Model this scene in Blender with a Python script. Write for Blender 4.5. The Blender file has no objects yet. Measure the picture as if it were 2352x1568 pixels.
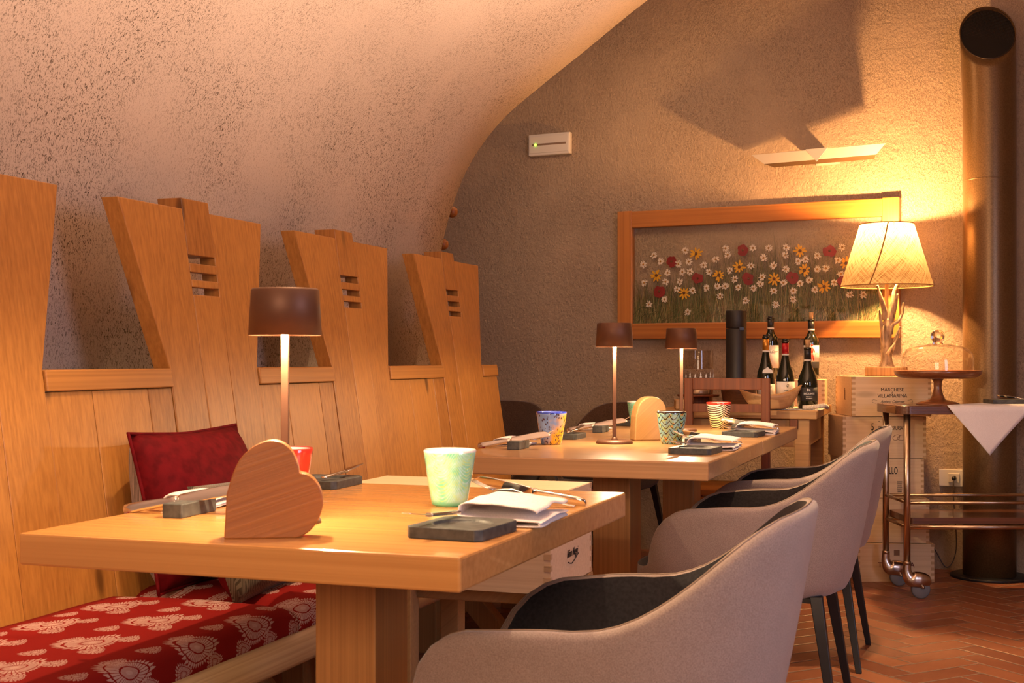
import bpy, bmesh, math, random
from mathutils import Vector, Matrix, noise
R = math.radians
PI = math.pi
random.seed(7)
C = bpy.context.scene.collection
sc = bpy.context.scene

# ------------------------------------------------------------------ camera, world, lights, exposure
CAM_YAW = 19.37
cd = bpy.data.cameras.new('camera'); cam = bpy.data.objects.new('camera', cd); C.objects.link(cam)
cam.location = (0, 0, 1.023); cam.rotation_euler = (R(90), 0, R(CAM_YAW))
cd.lens = 2950 / 2352 * 36; cd.sensor_width = 36; cd.shift_y = 0.0174; cd.clip_start = 0.05
cd.dof.use_dof = True; cd.dof.focus_distance = 4.3; cd.dof.aperture_fstop = 13
sc.camera = cam
sc.view_settings.view_transform = 'Standard'; sc.view_settings.look = 'None'
sc.view_settings.gamma = 1; sc.view_settings.use_curve_mapping = False
sc.view_settings.exposure = 0.66
w = bpy.data.worlds.new('world'); sc.world = w; w.use_nodes = True
w.node_tree.nodes['Background'].inputs[0].default_value = (0.70, 0.62, 0.72, 1)
w.node_tree.nodes['Background'].inputs[1].default_value = 0.20

def light(name, kind, loc, energy, color, rot=(0, 0, 0), **kw):
    l = bpy.data.lights.new(name, kind); l.energy = energy; l.color = color
    for k, v in kw.items(): setattr(l, k, v)
    o = bpy.data.objects.new(name, l); o.location = loc; o.rotation_euler = rot; C.objects.link(o); return o
def aim(o, to):
    o.rotation_euler = (Vector(to) - o.location).to_track_quat('-Z', 'Y').to_euler()
# daylight through the window of the right-hand wall
aim(light('window_daylight', 'AREA', (2.35, 1.6, 1.5), 32, (0.66, 0.70, 1.0), shape='RECTANGLE', size=1.3, size_y=1.3), (-0.6, 3.2, 0.7))
# ceiling spotlights over the tables and the aisle
aim(light('ceiling_spot', 'SPOT', (-1.05, 2.35, 2.62), 78, (1.0, 0.70, 0.40), spot_size=R(62), spot_blend=0.4, shadow_soft_size=0.035), (-1.10, 2.15, 0.75))
aim(light('ceiling_spot', 'SPOT', (-1.0, 4.5, 2.72), 108, (1.0, 0.73, 0.45), spot_size=R(56), spot_blend=0.22, shadow_soft_size=0.04), (-0.98, 4.33, 0.0))
aim(light('aisle_spot', 'SPOT', (-0.10, 4.05, 2.70), 125, (1.0, 0.66, 0.34), spot_size=R(43), spot_blend=0.25, shadow_soft_size=0.03), (-0.12, 4.08, 0))
# unseen fill light added behind the camera for the faces turned to it
aim(light('front_fill', 'AREA', (-0.30, -1.5, 1.75), 46, (1.0, 0.69, 0.46), shape='RECTANGLE', size=1.6, size_y=1.0), (-0.9, 3.6, 1.0))
# warm fill light added in the rear bay to brighten the back wall
aim(light('rear_wall_fill', 'AREA', (-1.6, 5.65, 2.6), 6.5, (1.0, 0.58, 0.30), shape='RECTANGLE', size=1.6, size_y=0.4), (-1.8, 6.75, 0.8))
# long low fill light, added out of view on the right for the vault
aim(light('vault_fill', 'AREA', (1.7, 2.5, 0.75), 80, (1.0, 0.66, 0.45), shape='RECTANGLE', size=3.6, size_y=0.5, spread=R(62)), (-0.70, 2.6, 2.85))

# ------------------------------------------------------------------ node helpers
class NT:
    def __init__(s, name):
        s.m = bpy.data.materials.new(name); s.m.use_nodes = True; s.t = s.m.node_tree
        s.b = s.t.nodes['Principled BSDF']; s.out = s.t.nodes['Material Output']
    def n(s, typ, ins=None, **props):
        d = s.t.nodes.new(typ)
        for k, v in props.items(): setattr(d, k, v)
        for k, v in (ins or {}).items(): s.put(d.inputs[k], v)
        return d
    def put(s, sock, v):
        if isinstance(v, bpy.types.NodeSocket): s.t.links.new(v, sock)
        elif isinstance(v, bpy.types.Node): s.t.links.new(v.outputs[0], sock)
        else:
            if isinstance(v, (tuple, list)) and len(v) == 3 and sock.type == 'RGBA': v = (*v, 1)
            sock.default_value = v
    def M(s, op, a, b=0.0, c=0.0):
        return s.n('ShaderNodeMath', {0: a, 1: b, 2: c}, operation=op).outputs[0]
    def V(s, op, a, b=(0, 0, 0)):
        return s.n('ShaderNodeVectorMath', {0: a, 1: b}, operation=op).outputs[0]
    def mix(s, f, a, b):
        d = s.n('ShaderNodeMix', data_type='RGBA'); s.put(d.inputs[0], f); s.put(d.inputs[6], a); s.put(d.inputs[7], b); return d.outputs[2]
    def ramp(s, f, stops):
        d = s.n('ShaderNodeValToRGB', {0: f}); e = d.color_ramp.elements
        while len(e) < len(stops): e.new(0.5)
        for x, (p, c) in zip(e, stops):
            x.position = p; x.color = (*c, 1) if len(c) == 3 else c
        return d.outputs[0]
    def step(s, f, lo, hi):
        return s.n('ShaderNodeMapRange', {0: f, 1: lo, 2: hi}, interpolation_type='SMOOTHSTEP').outputs[0]
    def coord(s, which='Object'): return s.n('ShaderNodeTexCoord').outputs[which]
    def sep(s, v): return s.n('ShaderNodeSeparateXYZ', {0: v}).outputs
    def comb(s, x, y, z): return s.n('ShaderNodeCombineXYZ', {0: x, 1: y, 2: z}).outputs[0]
    def noise(s, v, scale, detail=3, rough=0.5, dist=0.0):
        return s.n('ShaderNodeTexNoise', {'Vector': v, 'Scale': scale, 'Detail': detail, 'Roughness': rough, 'Distortion': dist}).outputs[0]
    def island(s): return s.n('ShaderNodeNewGeometry').outputs['Random Per Island']
    def set(s, **k):
        names = {'col': 'Base Color', 'rough': 'Roughness', 'metal': 'Metallic', 'trans': 'Transmission Weight', 'ior': 'IOR',
                 'sheen': 'Sheen Weight', 'coat': 'Coat Weight', 'spec': 'Specular IOR Level', 'emit': 'Emission Color', 'estr': 'Emission Strength',
                 'sub': 'Subsurface Weight', 'alpha': 'Alpha'}
        for a, v in k.items(): s.put(s.b.inputs[names[a]], v)
        return s
    def bump(s, h, strength=0.3, dist=0.01):
        s.put(s.b.inputs['Normal'], s.n('ShaderNodeBump', {'Height': h, 'Strength': strength, 'Distance': dist}).outputs[0]); return s

def plain(name, col, rough=0.5, metal=0.0, **k):
    return NT(name).set(col=col, rough=rough, metal=metal, **k).m

def wood(name, dark, light_, axis='Z', rough=0.45, fine=1.0, knots=0.0, vary=0.25, coat=0.0, tilt=0.0):
    t = NT(name)
    isl = t.island()
    off = t.V('MULTIPLY', t.comb(isl, isl, isl), (7.3, 13.7, 5.1))
    p = t.coord()
    if tilt: p = t.n('ShaderNodeVectorRotate', {'Vector': p, 'Angle': R(tilt)}, rotation_type='Y_AXIS').outputs[0]
    p = t.V('ADD', p, off)
    sc_ = {'X': (0.16, 21, 21), 'Y': (21, 0.16, 21), 'Z': (21, 21, 0.16)}[axis]
    q = t.V('MULTIPLY', p, sc_)
    g = t.noise(q, 0.8, 3, 0.5, 0.25)
    fi = t.noise(q, 6.0 * fine, 3, 0.65)
    big = t.noise(p, 1.6, 2)
    wv = t.M('FRACT', t.M('MULTIPLY', g, 9.0 * fine))
    wv = t.M('ABSOLUTE', t.M('SUBTRACT', wv, 0.5))
    f = t.M('ADD', t.M('ADD', t.M('MULTIPLY', wv, 0.30), t.M('MULTIPLY', fi, 0.75)), t.M('MULTIPLY', big, 0.3))
    f = t.M('ADD', f, t.M('MULTIPLY', t.M('SUBTRACT', isl, 0.5), vary))
    col = t.ramp(f, [(0.22, dark), (0.80, light_)])
    if knots:
        ks = {'X': (2.2, 7, 7), 'Y': (7, 2.2, 7), 'Z': (7, 7, 2.2)}[axis]
        v = t.n('ShaderNodeTexVoronoi', {'Vector': t.V('ADD', t.V('MULTIPLY', p, ks), (0.3, 0.3, 0.3)), 'Scale': 1.0}).outputs[0]
        col = t.mix(t.M('MULTIPLY', t.step(v, 0.15, 0.05), knots), col, tuple(c * 0.28 for c in dark))
    t.set(col=col, rough=rough, coat=coat)
    t.bump(f, 0.12, 0.004)
    return t.m

def plaster(name, col, dark, sp=1.0, bump=0.6, mod=1.0):
    t = NT(name); p = t.coord()
    n1 = t.noise(p, 1.2, 4)
    q = t.V('MULTIPLY', p, (170, 170, 85))
    st = t.noise(q, 1.0, 3, 0.6, 1.6)
    cl = t.noise(p, 2.6, 3)
    m = t.M('MULTIPLY', t.step(st, 0.535, 0.62), t.step(cl, 0.26, 0.62))
    st2 = t.step(t.noise(t.V('MULTIPLY', p, (260, 260, 120)), 1.0, 2, 0.5, 1.0), 0.56, 0.68)
    m = t.M('MULTIPLY', t.M('MAXIMUM', m, t.M('MULTIPLY', st2, 0.45)), sp)
    base = t.ramp(n1, [(0.3, tuple(c * 0.90 for c in col)), (0.7, col)])
    t.set(col=t.mix(m, base, dark), rough=0.92, spec=0.15)
    b1 = t.noise(t.V('MULTIPLY', p, (1.0, 1.0, 0.8)), 62 * mod, 6, 0.68)
    b2 = t.noise(p, 14 * mod, 2)
    h = t.M('SUBTRACT', t.M('ADD', b1, t.M('MULTIPLY', b2, 0.6)), t.M('MULTIPLY', m, 0.35))
    t.bump(h, bump, 0.020)
    return t.m

def fabric(name, a, b, scale=900, rough=0.9, sheen=0.3):
    t = NT(name); p = t.coord()
    n1 = t.noise(p, scale * 0.35, 2); n2 = t.noise(p, 14, 3)
    f = t.M('ADD', t.M('MULTIPLY', n1, 0.85), t.M('MULTIPLY', n2, 0.15))
    t.set(col=t.ramp(f, [(0.36, a), (0.62, b)]), rough=rough, sheen=sheen, spec=0.12)
    t.bump(n1, 0.25, 0.001)
    return t.m

def glassy(name, col, rough=0.0, amount=0.9):
    """thin clear glass: mostly see-through, mirror-like at grazing angles"""
    t = NT(name)
    tr = t.n('ShaderNodeBsdfTransparent', {0: col}); gl = t.n('ShaderNodeBsdfGlossy', {0: (1, 1, 1), 'Roughness': rough})
    fc = t.n('ShaderNodeLayerWeight', {0: 0.5}).outputs['Facing']
    fr = t.M('ADD', 0.04, t.M('MULTIPLY', t.M('POWER', fc, 3.2), 0.8))
    mx = t.n('ShaderNodeMixShader', {0: t.M('MULTIPLY', fr, amount), 1: tr, 2: gl})
    t.t.links.new(mx.outputs[0], t.out.inputs[0]); return t.m

# ------------------------------------------------------------------ materials
PINE_D, PINE_L = (0.24, 0.082, 0.015), (0.48, 0.212, 0.049)
bench_wood = wood('bench_pine', PINE_D, PINE_L, 'Z', 0.42, 1.0, 0.8, 0.30)
bench_cap_wood = wood('bench_cap_pine', PINE_D, PINE_L, 'Y', 0.42, 1.0, 0, 0.2)
table_wood = wood('table_wood', (0.40, 0.170, 0.044), (0.58, 0.285, 0.088), 'X', 0.26, 0.7, 0.3, 0.12, 0.25)
table_wood_far = wood('far_table_wood', (0.30, 0.150, 0.062), (0.47, 0.262, 0.115), 'X', 0.30, 0.7, 0.3, 0.12, 0.2)
leg_wood = wood('pedestal_wood', (0.25, 0.105, 0.03), (0.46, 0.215, 0.065), 'Z', 0.42, 1.6)
heart_wood = wood('heart_wood', (0.22, 0.062, 0.011), (0.40, 0.140, 0.028), 'X', 0.42, 1.2, 0.9, tilt=18)
block_wood = wood('block_wood', (0.26, 0.135, 0.05), (0.40, 0.23, 0.09), 'X', 0.5, 1.6, 0, tilt=42)
rail_wood = wood('rail_wood', (0.30, 0.18, 0.09), (0.52, 0.36, 0.20), 'Y', 0.35, 1.4)
crate_wood = wood('crate_pine', (0.60, 0.40, 0.22), (0.76, 0.56, 0.34), 'X', 0.6, 1.2, 0.35, 0.12)
frame_wood = wood('frame_wood', (0.24, 0.065, 0.011), (0.50, 0.19, 0.036), 'X', 0.4, 0.6, 0.3, 0.3)
frame_wood_v = wood('frame_wood_upright', (0.24, 0.065, 0.011), (0.50, 0.19, 0.036), 'Z', 0.4, 0.6, 0.3, 0.3)
old_wood = wood('old_chair_wood', (0.060, 0.013, 0.003), (0.185, 0.045, 0.009), 'Z', 0.6, 1.0, 0, 0.3)
console_wood = wood('console_wood', (0.27, 0.13, 0.045), (0.46, 0.25, 0.09), 'X', 0.5, 1.0, 0.4, 0.2)
dark_wood = wood('cart_wood', (0.045, 0.017, 0.010), (0.13, 0.05, 0.028), 'X', 0.22, 1.2, 0, 0.2, 0.4)
stand_wood = wood('cake_stand_wood', (0.12, 0.035, 0.012), (0.30, 0.10, 0.035), 'X', 0.28, 1.0, 0, 0.2, 0.3)
bowl_wood = wood('olive_wood', (0.36, 0.17, 0.06), (0.66, 0.40, 0.18), 'X', 0.4, 0.8, 0.3)
slice_wood = wood('log_slice_wood', (0.22, 0.10, 0.04), (0.60, 0.36, 0.16), 'Z', 0.7, 3.0)
antler_m = NT('antler'); _p = antler_m.coord(); _n = antler_m.noise(antler_m.V('MULTIPLY', _p, (60, 60, 14)), 1.0, 4)
antler_m.set(col=antler_m.ramp(_n, [(0.3, (0.14, 0.07, 0.03)), (0.62, (0.62, 0.45, 0.26))]), rough=0.5).bump(_n, 0.4, 0.004); antler_m = antler_m.m
vault_plaster = plaster('vault_plaster', (0.60, 0.485, 0.39), (0.11, 0.075, 0.05), 1.0, 0.25, 1.3)
wall_plaster = plaster('wall_plaster', (0.61, 0.455, 0.325), (0.22, 0.14, 0.09), 0.45, 1.0, 1.0)
felt = fabric('chair_felt', (0.235, 0.178, 0.158), (0.335, 0.262, 0.235), 1500)
lining = fabric('chair_lining', (0.012, 0.010, 0.013), (0.020, 0.017, 0.021), 500, 0.5, 0.0)
lining_top = plain('chair_trim_leather', (0.26, 0.18, 0.13), 0.42)
brown_felt = fabric('brown_chair_felt', (0.055, 0.028, 0.016), (0.095, 0.05, 0.03), 700)
black_metal = plain('black_metal', (0.012, 0.012, 0.014), 0.42)
bronze = plain('bronze_lamp_paint', (0.12, 0.052, 0.028), 0.5, 0.45)
lamp_inner = plain('lamp_inner_white', (0.8, 0.72, 0.6), 0.5)
slate = NT('slate'); _p = slate.coord(); _n = slate.noise(_p, 60, 4)
slate.set(col=slate.ramp(_n, [(0.3, (0.030, 0.032, 0.032)), (0.7, (0.085, 0.09, 0.085))]), rough=0.5).bump(_n, 0.2, 0.001); slate = slate.m
steel = plain('cutlery_steel', (0.78, 0.74, 0.70), 0.12, 1.0)
napkin_m = fabric('napkin_linen', (0.62, 0.54, 0.52), (0.78, 0.70, 0.68), 1200, 0.9, 0.2)
white_cloth = fabric('white_cloth', (0.74, 0.70, 0.73), (0.84, 0.80, 0.83), 1500, 0.85, 0.2)
velvet = fabric('red_velvet', (0.085, 0.001, 0.003), (0.135, 0.003, 0.006), 120, 0.75, 0.0)
def herring(name, a, b, k=90):
    t = NT(name); x, y, z = t.sep(t.coord())[0:3]
    d = t.M('ABSOLUTE', t.M('SUBTRACT', t.M('FRACT', t.M('MULTIPLY', y, k * 0.6)), 0.5))
    f = t.M('FRACT', t.M('ADD', t.M('MULTIPLY', x, k * 3.0), t.M('MULTIPLY', d, 3.0)))
    t.set(col=t.mix(t.step(f, 0.45, 0.55), a, b), rough=0.9, sheen=0.2); return t.m
olive_tweed = herring('olive_herringbone', (0.075, 0.055, 0.030), (0.20, 0.16, 0.10), 80)
grey_tweed = herring('grey_herringbone', (0.10, 0.075, 0.065), (0.38, 0.30, 0.26), 80)
gold_metal = plain('brushed_brass', (0.56, 0.44, 0.32), 0.28, 1.0)
caster_metal = plain('antique_caster_metal', (0.58, 0.47, 0.38), 0.25, 1.0)
rubber = plain('grey_rubber', (0.16, 0.17, 0.19), 0.6)
clear = glassy('clear_glass', (0.97, 0.96, 0.94))
smoked = glassy('smoked_glass', (0.80, 0.74, 0.68))
pane_glass = glassy('picture_glass', (0.98, 0.99, 0.98), 0.0, 0.8)
solid_glass = NT('solid_glass').set(col=(1, 0.98, 0.95), rough=0.0, trans=1.0, ior=1.45).m
bottle_glass = plain('dark_bottle_glass', (0.010, 0.012, 0.006), 0.04, 0.0, coat=0.5)
pipe_m = NT('stove_pipe_paint'); _n = pipe_m.noise(pipe_m.coord(), 160, 2)
pipe_m.set(col=pipe_m.ramp(_n, [(0.3, (0.135, 0.076, 0.030)), (0.7, (0.19, 0.112, 0.050))]), rough=0.33, metal=0.5); pipe_m = pipe_m.m
mouth_dark = plain('pipe_inner_dark', (0.006, 0.004, 0.003), 0.9)
white_plastic = plain('white_plastic', (0.72, 0.66, 0.58), 0.4)
tray_metal = plain('wall_light_metal', (0.62, 0.56, 0.50), 0.35, 0.3)
paper = plain('label_paper', (0.78, 0.73, 0.68), 0.7)
ink = plain('black_ink', (0.02, 0.014, 0.012), 0.7)
faded_ink = plain('faded_brown_ink', (0.22, 0.11, 0.05), 0.7)
maroon_ink = plain('maroon_ink', (0.12, 0.015, 0.012), 0.7)
white_ink = plain('white_ink', (0.85, 0.82, 0.78), 0.6)
cork_m = plain('cork', (0.60, 0.36, 0.16), 0.8)
red_foil = plain('red_foil', (0.50, 0.012, 0.02), 0.3, 0.2)
gold_foil = plain('gold_foil', (0.60, 0.27, 0.04), 0.3, 0.6)
black_foil = plain('black_foil', (0.02, 0.018, 0.018), 0.35)
cable_m = plain('brown_cable', (0.05, 0.03, 0.02), 0.5)

# herringbone terracotta floor
def floor_mat():
    t = NT('terracotta_herringbone'); x, y, z = t.sep(t.coord())[0:3]
    a = R(45 + 2); s_ = 0.10; n_ = 3
    u = t.M('DIVIDE', t.M('ADD', t.M('MULTIPLY', x, math.cos(a)), t.M('MULTIPLY', y, math.sin(a))), s_)
    v = t.M('DIVIDE', t.M('SUBTRACT', t.M('MULTIPLY', y, math.cos(a)), t.M('MULTIPLY', x, math.sin(a))), s_)
    i, j = t.M('FLOOR', u), t.M('FLOOR', v); fu, fv = t.M('SUBTRACT', u, i), t.M('SUBTRACT', v, j)
    k = t.M('FLOORED_MODULO', t.M('SUBTRACT', i, j), 2 * n_)
    hor = t.M('LESS_THAN', k, n_ - 0.5)
    def sel(a_, b_): return t.M('ADD', t.M('MULTIPLY', hor, a_), t.M('MULTIPLY', t.M('SUBTRACT', 1, hor), b_))
    al = sel(t.M('ADD', k, fu), t.M('ADD', t.M('SUBTRACT', 2 * n_ - 1, k), fv))
    ac = sel(fv, fu)
    d = t.M('MINIMUM', t.M('MINIMUM', al, t.M('SUBTRACT', n_, al)), t.M('MINIMUM', ac, t.M('SUBTRACT', 1, ac)))
    bi = sel(t.M('SUBTRACT', i, k), i); bj = sel(j, t.M('SUBTRACT', j, t.M('SUBTRACT', 2 * n_ - 1, k)))
    wn = t.n('ShaderNodeTexWhiteNoise', {'Vector': t.comb(bi, bj, hor)}).outputs[0]
    nz = t.noise(t.coord(), 14, 4)
    f = t.M('ADD', t.M('MULTIPLY', wn, 0.7), t.M('MULTIPLY', nz, 0.4))
    tile = t.ramp(f, [(0.15, (0.20, 0.062, 0.030)), (0.85, (0.36, 0.135, 0.062))])
    dn = t.M('ADD', d, t.M('MULTIPLY', t.M('SUBTRACT', t.noise(t.coord(), 90, 2), 0.5), 0.05))
    g = t.step(dn, 0.055, 0.025)
    t.set(col=t.mix(g, tile, (0.22, 0.145, 0.10)), rough=t.M('ADD', 0.38, t.M('MULTIPLY', g, 0.4)))
    t.bump(t.M('ADD', t.step(dn, 0.03, 0.10), t.M('MULTIPLY', nz, 0.3)), 0.5, 0.006)
    return t.m
floor_m = floor_mat()

# paisley seat fabric: leaf-and-paisley motifs woven in pale thread on red
def paisley_mat():
    t = NT('red_paisley'); x, y, z = t.sep(t.coord())[0:3]
    s_ = t.M('SUBTRACT', x, z)                                   # folds over the front edge
    warp = t.noise(t.coord(), 60, 2)
    def layer(px_, py_, ox, oy, a, b, rot, feath):
        u = t.M('DIVIDE', t.M('ADD', s_, ox), px_)
        row = t.M('FLOOR', u)
        v = t.M('ADD', t.M('DIVIDE', t.M('ADD', y, oy), py_), t.M('MULTIPLY', t.M('FLOORED_MODULO', row, 2.0), 0.5))
        lu = t.M('MULTIPLY', t.M('SUBTRACT', t.M('FRACT', u), 0.5), px_)
        lv = t.M('MULTIPLY', t.M('SUBTRACT', t.M('FRACT', v), 0.5), py_)
        c_, s2 = math.cos(rot), math.sin(rot)
        p = t.M('ADD', t.M('MULTIPLY', lv, c_), t.M('MULTIPLY', lu, s2))
        q = t.M('SUBTRACT', t.M('MULTIPLY', lu, c_), t.M('MULTIPLY', lv, s2))
        q = t.M('ADD', q, t.M('MULTIPLY', t.M('MULTIPLY', p, p), 0.30 / a))   # bend into a comma
        taper = t.M('SUBTRACT', 1.0, t.M('MULTIPLY', p, 0.42 / a))
        r = t.M('SQRT', t.M('ADD', t.M('POWER', t.M('ABSOLUTE', t.M('DIVIDE', p, a)), 2.0), t.M('POWER', t.M('ABSOLUTE', t.M('DIVIDE', q, t.M('MULTIPLY', taper, b))), 2.0)))
        th = t.M('ARCTAN2', q, p)
        edge = t.M('ADD', 0.90, t.M('MULTIPLY', t.M('SINE', t.M('MULTIPLY', th, feath)), 0.06))
        inside = t.M('LESS_THAN', r, edge)
        ring = t.M('GREATER_THAN', t.M('FRACT', t.M('ADD', t.M('MULTIPLY', r, 2.6), t.M('MULTIPLY', warp, 0.5))), 0.17)
        barb = t.M('GREATER_THAN', t.M('SINE', t.M('ADD', t.M('MULTIPLY', th, feath), t.M('MULTIPLY', r, 9.0))), -0.72)
        return t.M('MULTIPLY', inside, t.M('MAXIMUM', t.M('MULTIPLY', ring, barb), t.M('LESS_THAN', r, 0.12)))
    m = t.M('MAXIMUM', layer(0.176, 0.21, 0.0, 0.0, 0.075, 0.046, 0.35, 34), layer(0.088, 0.105, 0.0, 0.052, 0.030, 0.021, 0.2, 22))
    fib = t.noise(t.coord(), 700, 2)
    t.set(col=t.mix(t.M('MULTIPLY', m, t.M('ADD', 0.65, t.M('MULTIPLY', fib, 0.5))), (0.235, 0.010, 0.008), (0.54, 0.37, 0.33)), rough=0.9, spec=0.12)
    t.bump(m, 0.3, 0.002)
    return t.m
paisley = paisley_mat()

# blown glass tumblers
def cup_mat(kind):
    t = NT(kind + '_tumbler_glass'); P = t.coord(); x, y, z = t.sep(P)[0:3]
    th = t.M('ARCTAN2', y, x); n1 = t.noise(P, 26, 3); n2 = t.noise(P, 70, 2)
    rim = t.step(z, 0.099, 0.101)
    if kind in ('mint', 'aqua'):
        sc_ = t.M('ABSOLUTE', t.M('SINE', t.M('MULTIPLY', th, 2.5)))
        v = t.M('ADD', t.M('MULTIPLY', z, 150), t.M('ADD', t.M('MULTIPLY', sc_, 4.2), t.M('MULTIPLY', n1, 3.0)))
        b = t.step(t.M('ABSOLUTE', t.M('SUBTRACT', t.M('FRACT', v), 0.5)), 0.27, 0.42)
        base = t.ramp(n1, [(0.35, (0.16, 0.62, 0.42)), (0.6, (0.42, 0.80, 0.55))] if kind == 'mint' else [(0.35, (0.12, 0.60, 0.50)), (0.6, (0.35, 0.78, 0.62))])
        band = t.mix(t.step(n2, 0.4, 0.6), (0.52, 0.78, 0.16), (0.45, 0.80, 0.85))
        col = t.mix(t.M('MULTIPLY', b, 0.75), base, band)
        col = t.mix(rim, col, (0.85, 0.85, 0.82)); col = t.mix(t.step(z, 0.012, 0.004), col, (0.12, 0.5, 0.30))
    elif kind == 'blue':
        g = t.M('ADD', t.M('SUBTRACT', t.M('MULTIPLY', x, 11), t.M('MULTIPLY', z, 7)), t.M('MULTIPLY', n1, 1.2))
        base = t.ramp(g, [(0.16, (0.22, 0.36, 0.66)), (0.55, (0.85, 0.45, 0.02))])
        q = t.V('MULTIPLY', t.comb(t.M('MULTIPLY', th, 0.04), 0.0, z), (150, 1, 85))
        sp = t.n('ShaderNodeTexVoronoi', {'Vector': q, 'Scale': 1.0}).outputs[0]
        col = t.mix(t.step(sp, 0.36, 0.24), base, (0.07, 0.035, 0.05)); col = t.mix(rim, col, (0.03, 0.06, 0.55))
    elif kind == 'scaled':
        sc_ = t.M('ABSOLUTE', t.M('SINE', t.M('MULTIPLY', th, 5.0)))
        v = t.M('ADD', t.M('MULTIPLY', z, 62), t.M('ADD', t.M('MULTIPLY', sc_, 0.85), t.M('MULTIPLY', n1, 1.1)))
        b = t.step(t.M('ABSOLUTE', t.M('SUBTRACT', t.M('FRACT', v), 0.5)), 0.14, 0.09)
        base = t.ramp(n2, [(0.3, (0.10, 0.32, 0.42)), (0.45, (0.25, 0.48, 0.52)), (0.60, (0.28, 0.44, 0.18)), (0.70, (0.75, 0.25, 0.06))])
        col = t.mix(b, base, (0.035, 0.018, 0.012)); col = t.mix(rim, col, (0.03, 0.02, 0.02))
    elif kind == 'striped':
        sc_ = t.M('POWER', t.M('ABSOLUTE', t.M('SINE', t.M('ADD', t.M('MULTIPLY', th, 1.5), 0.15))), 0.35)
        v = t.M('ADD', t.M('MULTIPLY', z, 112), t.M('ADD', t.M('MULTIPLY', sc_, 2.4), t.M('MULTIPLY', n1, 0.9)))
        b = t.step(t.M('ABSOLUTE', t.M('SUBTRACT', t.M('FRACT', v), 0.5)), 0.28, 0.20)
        base = t.mix(t.step(z, 0.03, 0.08), (0.72, 0.58, 0.26), (0.80, 0.62, 0.48))
        col = t.mix(b, base, (0.04, 0.022, 0.015)); col = t.mix(t.step(z, 0.094, 0.098), col, (0.70, 0.03, 0.02))
    else:
        col = t.mix(n1, (0.55, 0.02, 0.015), (0.75, 0.05, 0.03))
    t.set(col=col, rough=0.08, coat=0.6, sub=0.0)
    return t.m
cup_mats = {k: cup_mat(k) for k in ('mint', 'aqua', 'blue', 'scaled', 'striped', 'red')}
cup_inner = plain('tumbler_white_lining', (0.80, 0.82, 0.80), 0.12)

# ------------------------------------------------------------------ mesh helpers
def new(): return bmesh.new()
def box(bm, c, s, rot=0.0, bev=0.0, M_=None, taper=None):
    r = bmesh.ops.create_cube(bm, size=1); vs = r['verts']
    for v in vs:
        k = 1.0
        if taper and v.co.z < 0: k = taper
        v.co = Vector((v.co.x * s[0] * k, v.co.y * s[1] * k, v.co.z * s[2]))
    if bev:
        es = list({e for v in vs for e in v.link_edges})
        r2 = bmesh.ops.bevel(bm, geom=es, offset=bev, segments=2, affect='EDGES', profile=0.6)
        vs = list({v for f in r2['faces'] for v in f.verts} | {v for v in vs if v.is_valid})
        # gather whole island
        seen = set(vs); st = list(vs)
        while st:
            a = st.pop()
            for e in a.link_edges:
                b = e.other_vert(a)
                if b not in seen: seen.add(b); st.append(b)
        vs = list(seen)
    T = Matrix.Translation(Vector(c)) @ (M_ if M_ else Matrix.Rotation(rot, 4, 'Z'))
    bmesh.ops.transform(bm, matrix=T, verts=vs); return vs
def rings(bm, rr, closed=True, cap0=True, cap1=True, mat=0):
    """bridge successive rings of points"""
    vr = [[bm.verts.new(p) for p in ring] for ring in rr]
    n = len(vr[0])
    for a, b in zip(vr, vr[1:]):
        for i in range(n if closed else n - 1):
            f = bm.faces.new((a[i], a[(i + 1) % n], b[(i + 1) % n], b[i])); f.smooth = True; f.material_index = mat
    if cap0 and n > 2: f = bm.faces.new(vr[0][::-1]); f.material_index = mat
    if cap1 and n > 2: f = bm.faces.new(vr[-1]); f.material_index = mat
    return vr
def lathe(bm, prof, c=(0, 0, 0), seg=32, mat=0, M_=None):
    rr = []
    for r, z in prof:
        ring = [Vector((max(r, 1e-5) * math.cos(2 * PI * i / seg), max(r, 1e-5) * math.sin(2 * PI * i / seg), z)) for i in range(seg)]
        rr.append([(M_ @ p if M_ else p) + Vector(c) for p in ring])
    rings(bm, rr, mat=mat)
def tube(bm, pts, rad, seg=10, mat=0, cap=True):
    pts = [Vector(p) for p in pts]; n = len(pts)
    rad = rad if isinstance(rad, (list, tuple)) else [rad] * n
    rr = []; up = None
    for i, p in enumerate(pts):
        d = (pts[min(i + 1, n - 1)] - pts[max(i - 1, 0)]).normalized()
        if up is None: up = Vector((0, 0, 1)) if abs(d.z) < 0.9 else Vector((1, 0, 0))
        s = d.cross(up).normalized(); up = s.cross(d).normalized()
        rr.append([p + (s * math.cos(2 * PI * k / seg) + up * math.sin(2 * PI * k / seg)) * rad[i] for k in range(seg)])
    rings(bm, rr, cap0=cap, cap1=cap, mat=mat)
def smooth_path(pts, k=6):
    pts = [Vector(p) for p in pts]; P = [pts[0]] + pts + [pts[-1]]; out = []
    for i in range(1, len(P) - 2):
        for j in range(k):
            t = j / k; a, b, c, d = P[i - 1], P[i], P[i + 1], P[i + 2]
            out.append(0.5 * ((2 * b) + (c - a) * t + (2 * a - 5 * b + 4 * c - d) * t * t + (3 * b - a - 3 * c + d) * t ** 3))
    out.append(pts[-1]); return out
def lerp_list(v, n):
    out = []
    for i in range(n):
        x = i / (n - 1) * (len(v) - 1); a = min(int(x), len(v) - 2); out.append(v[a] + (v[a + 1] - v[a]) * (x - a))
    return out
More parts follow.
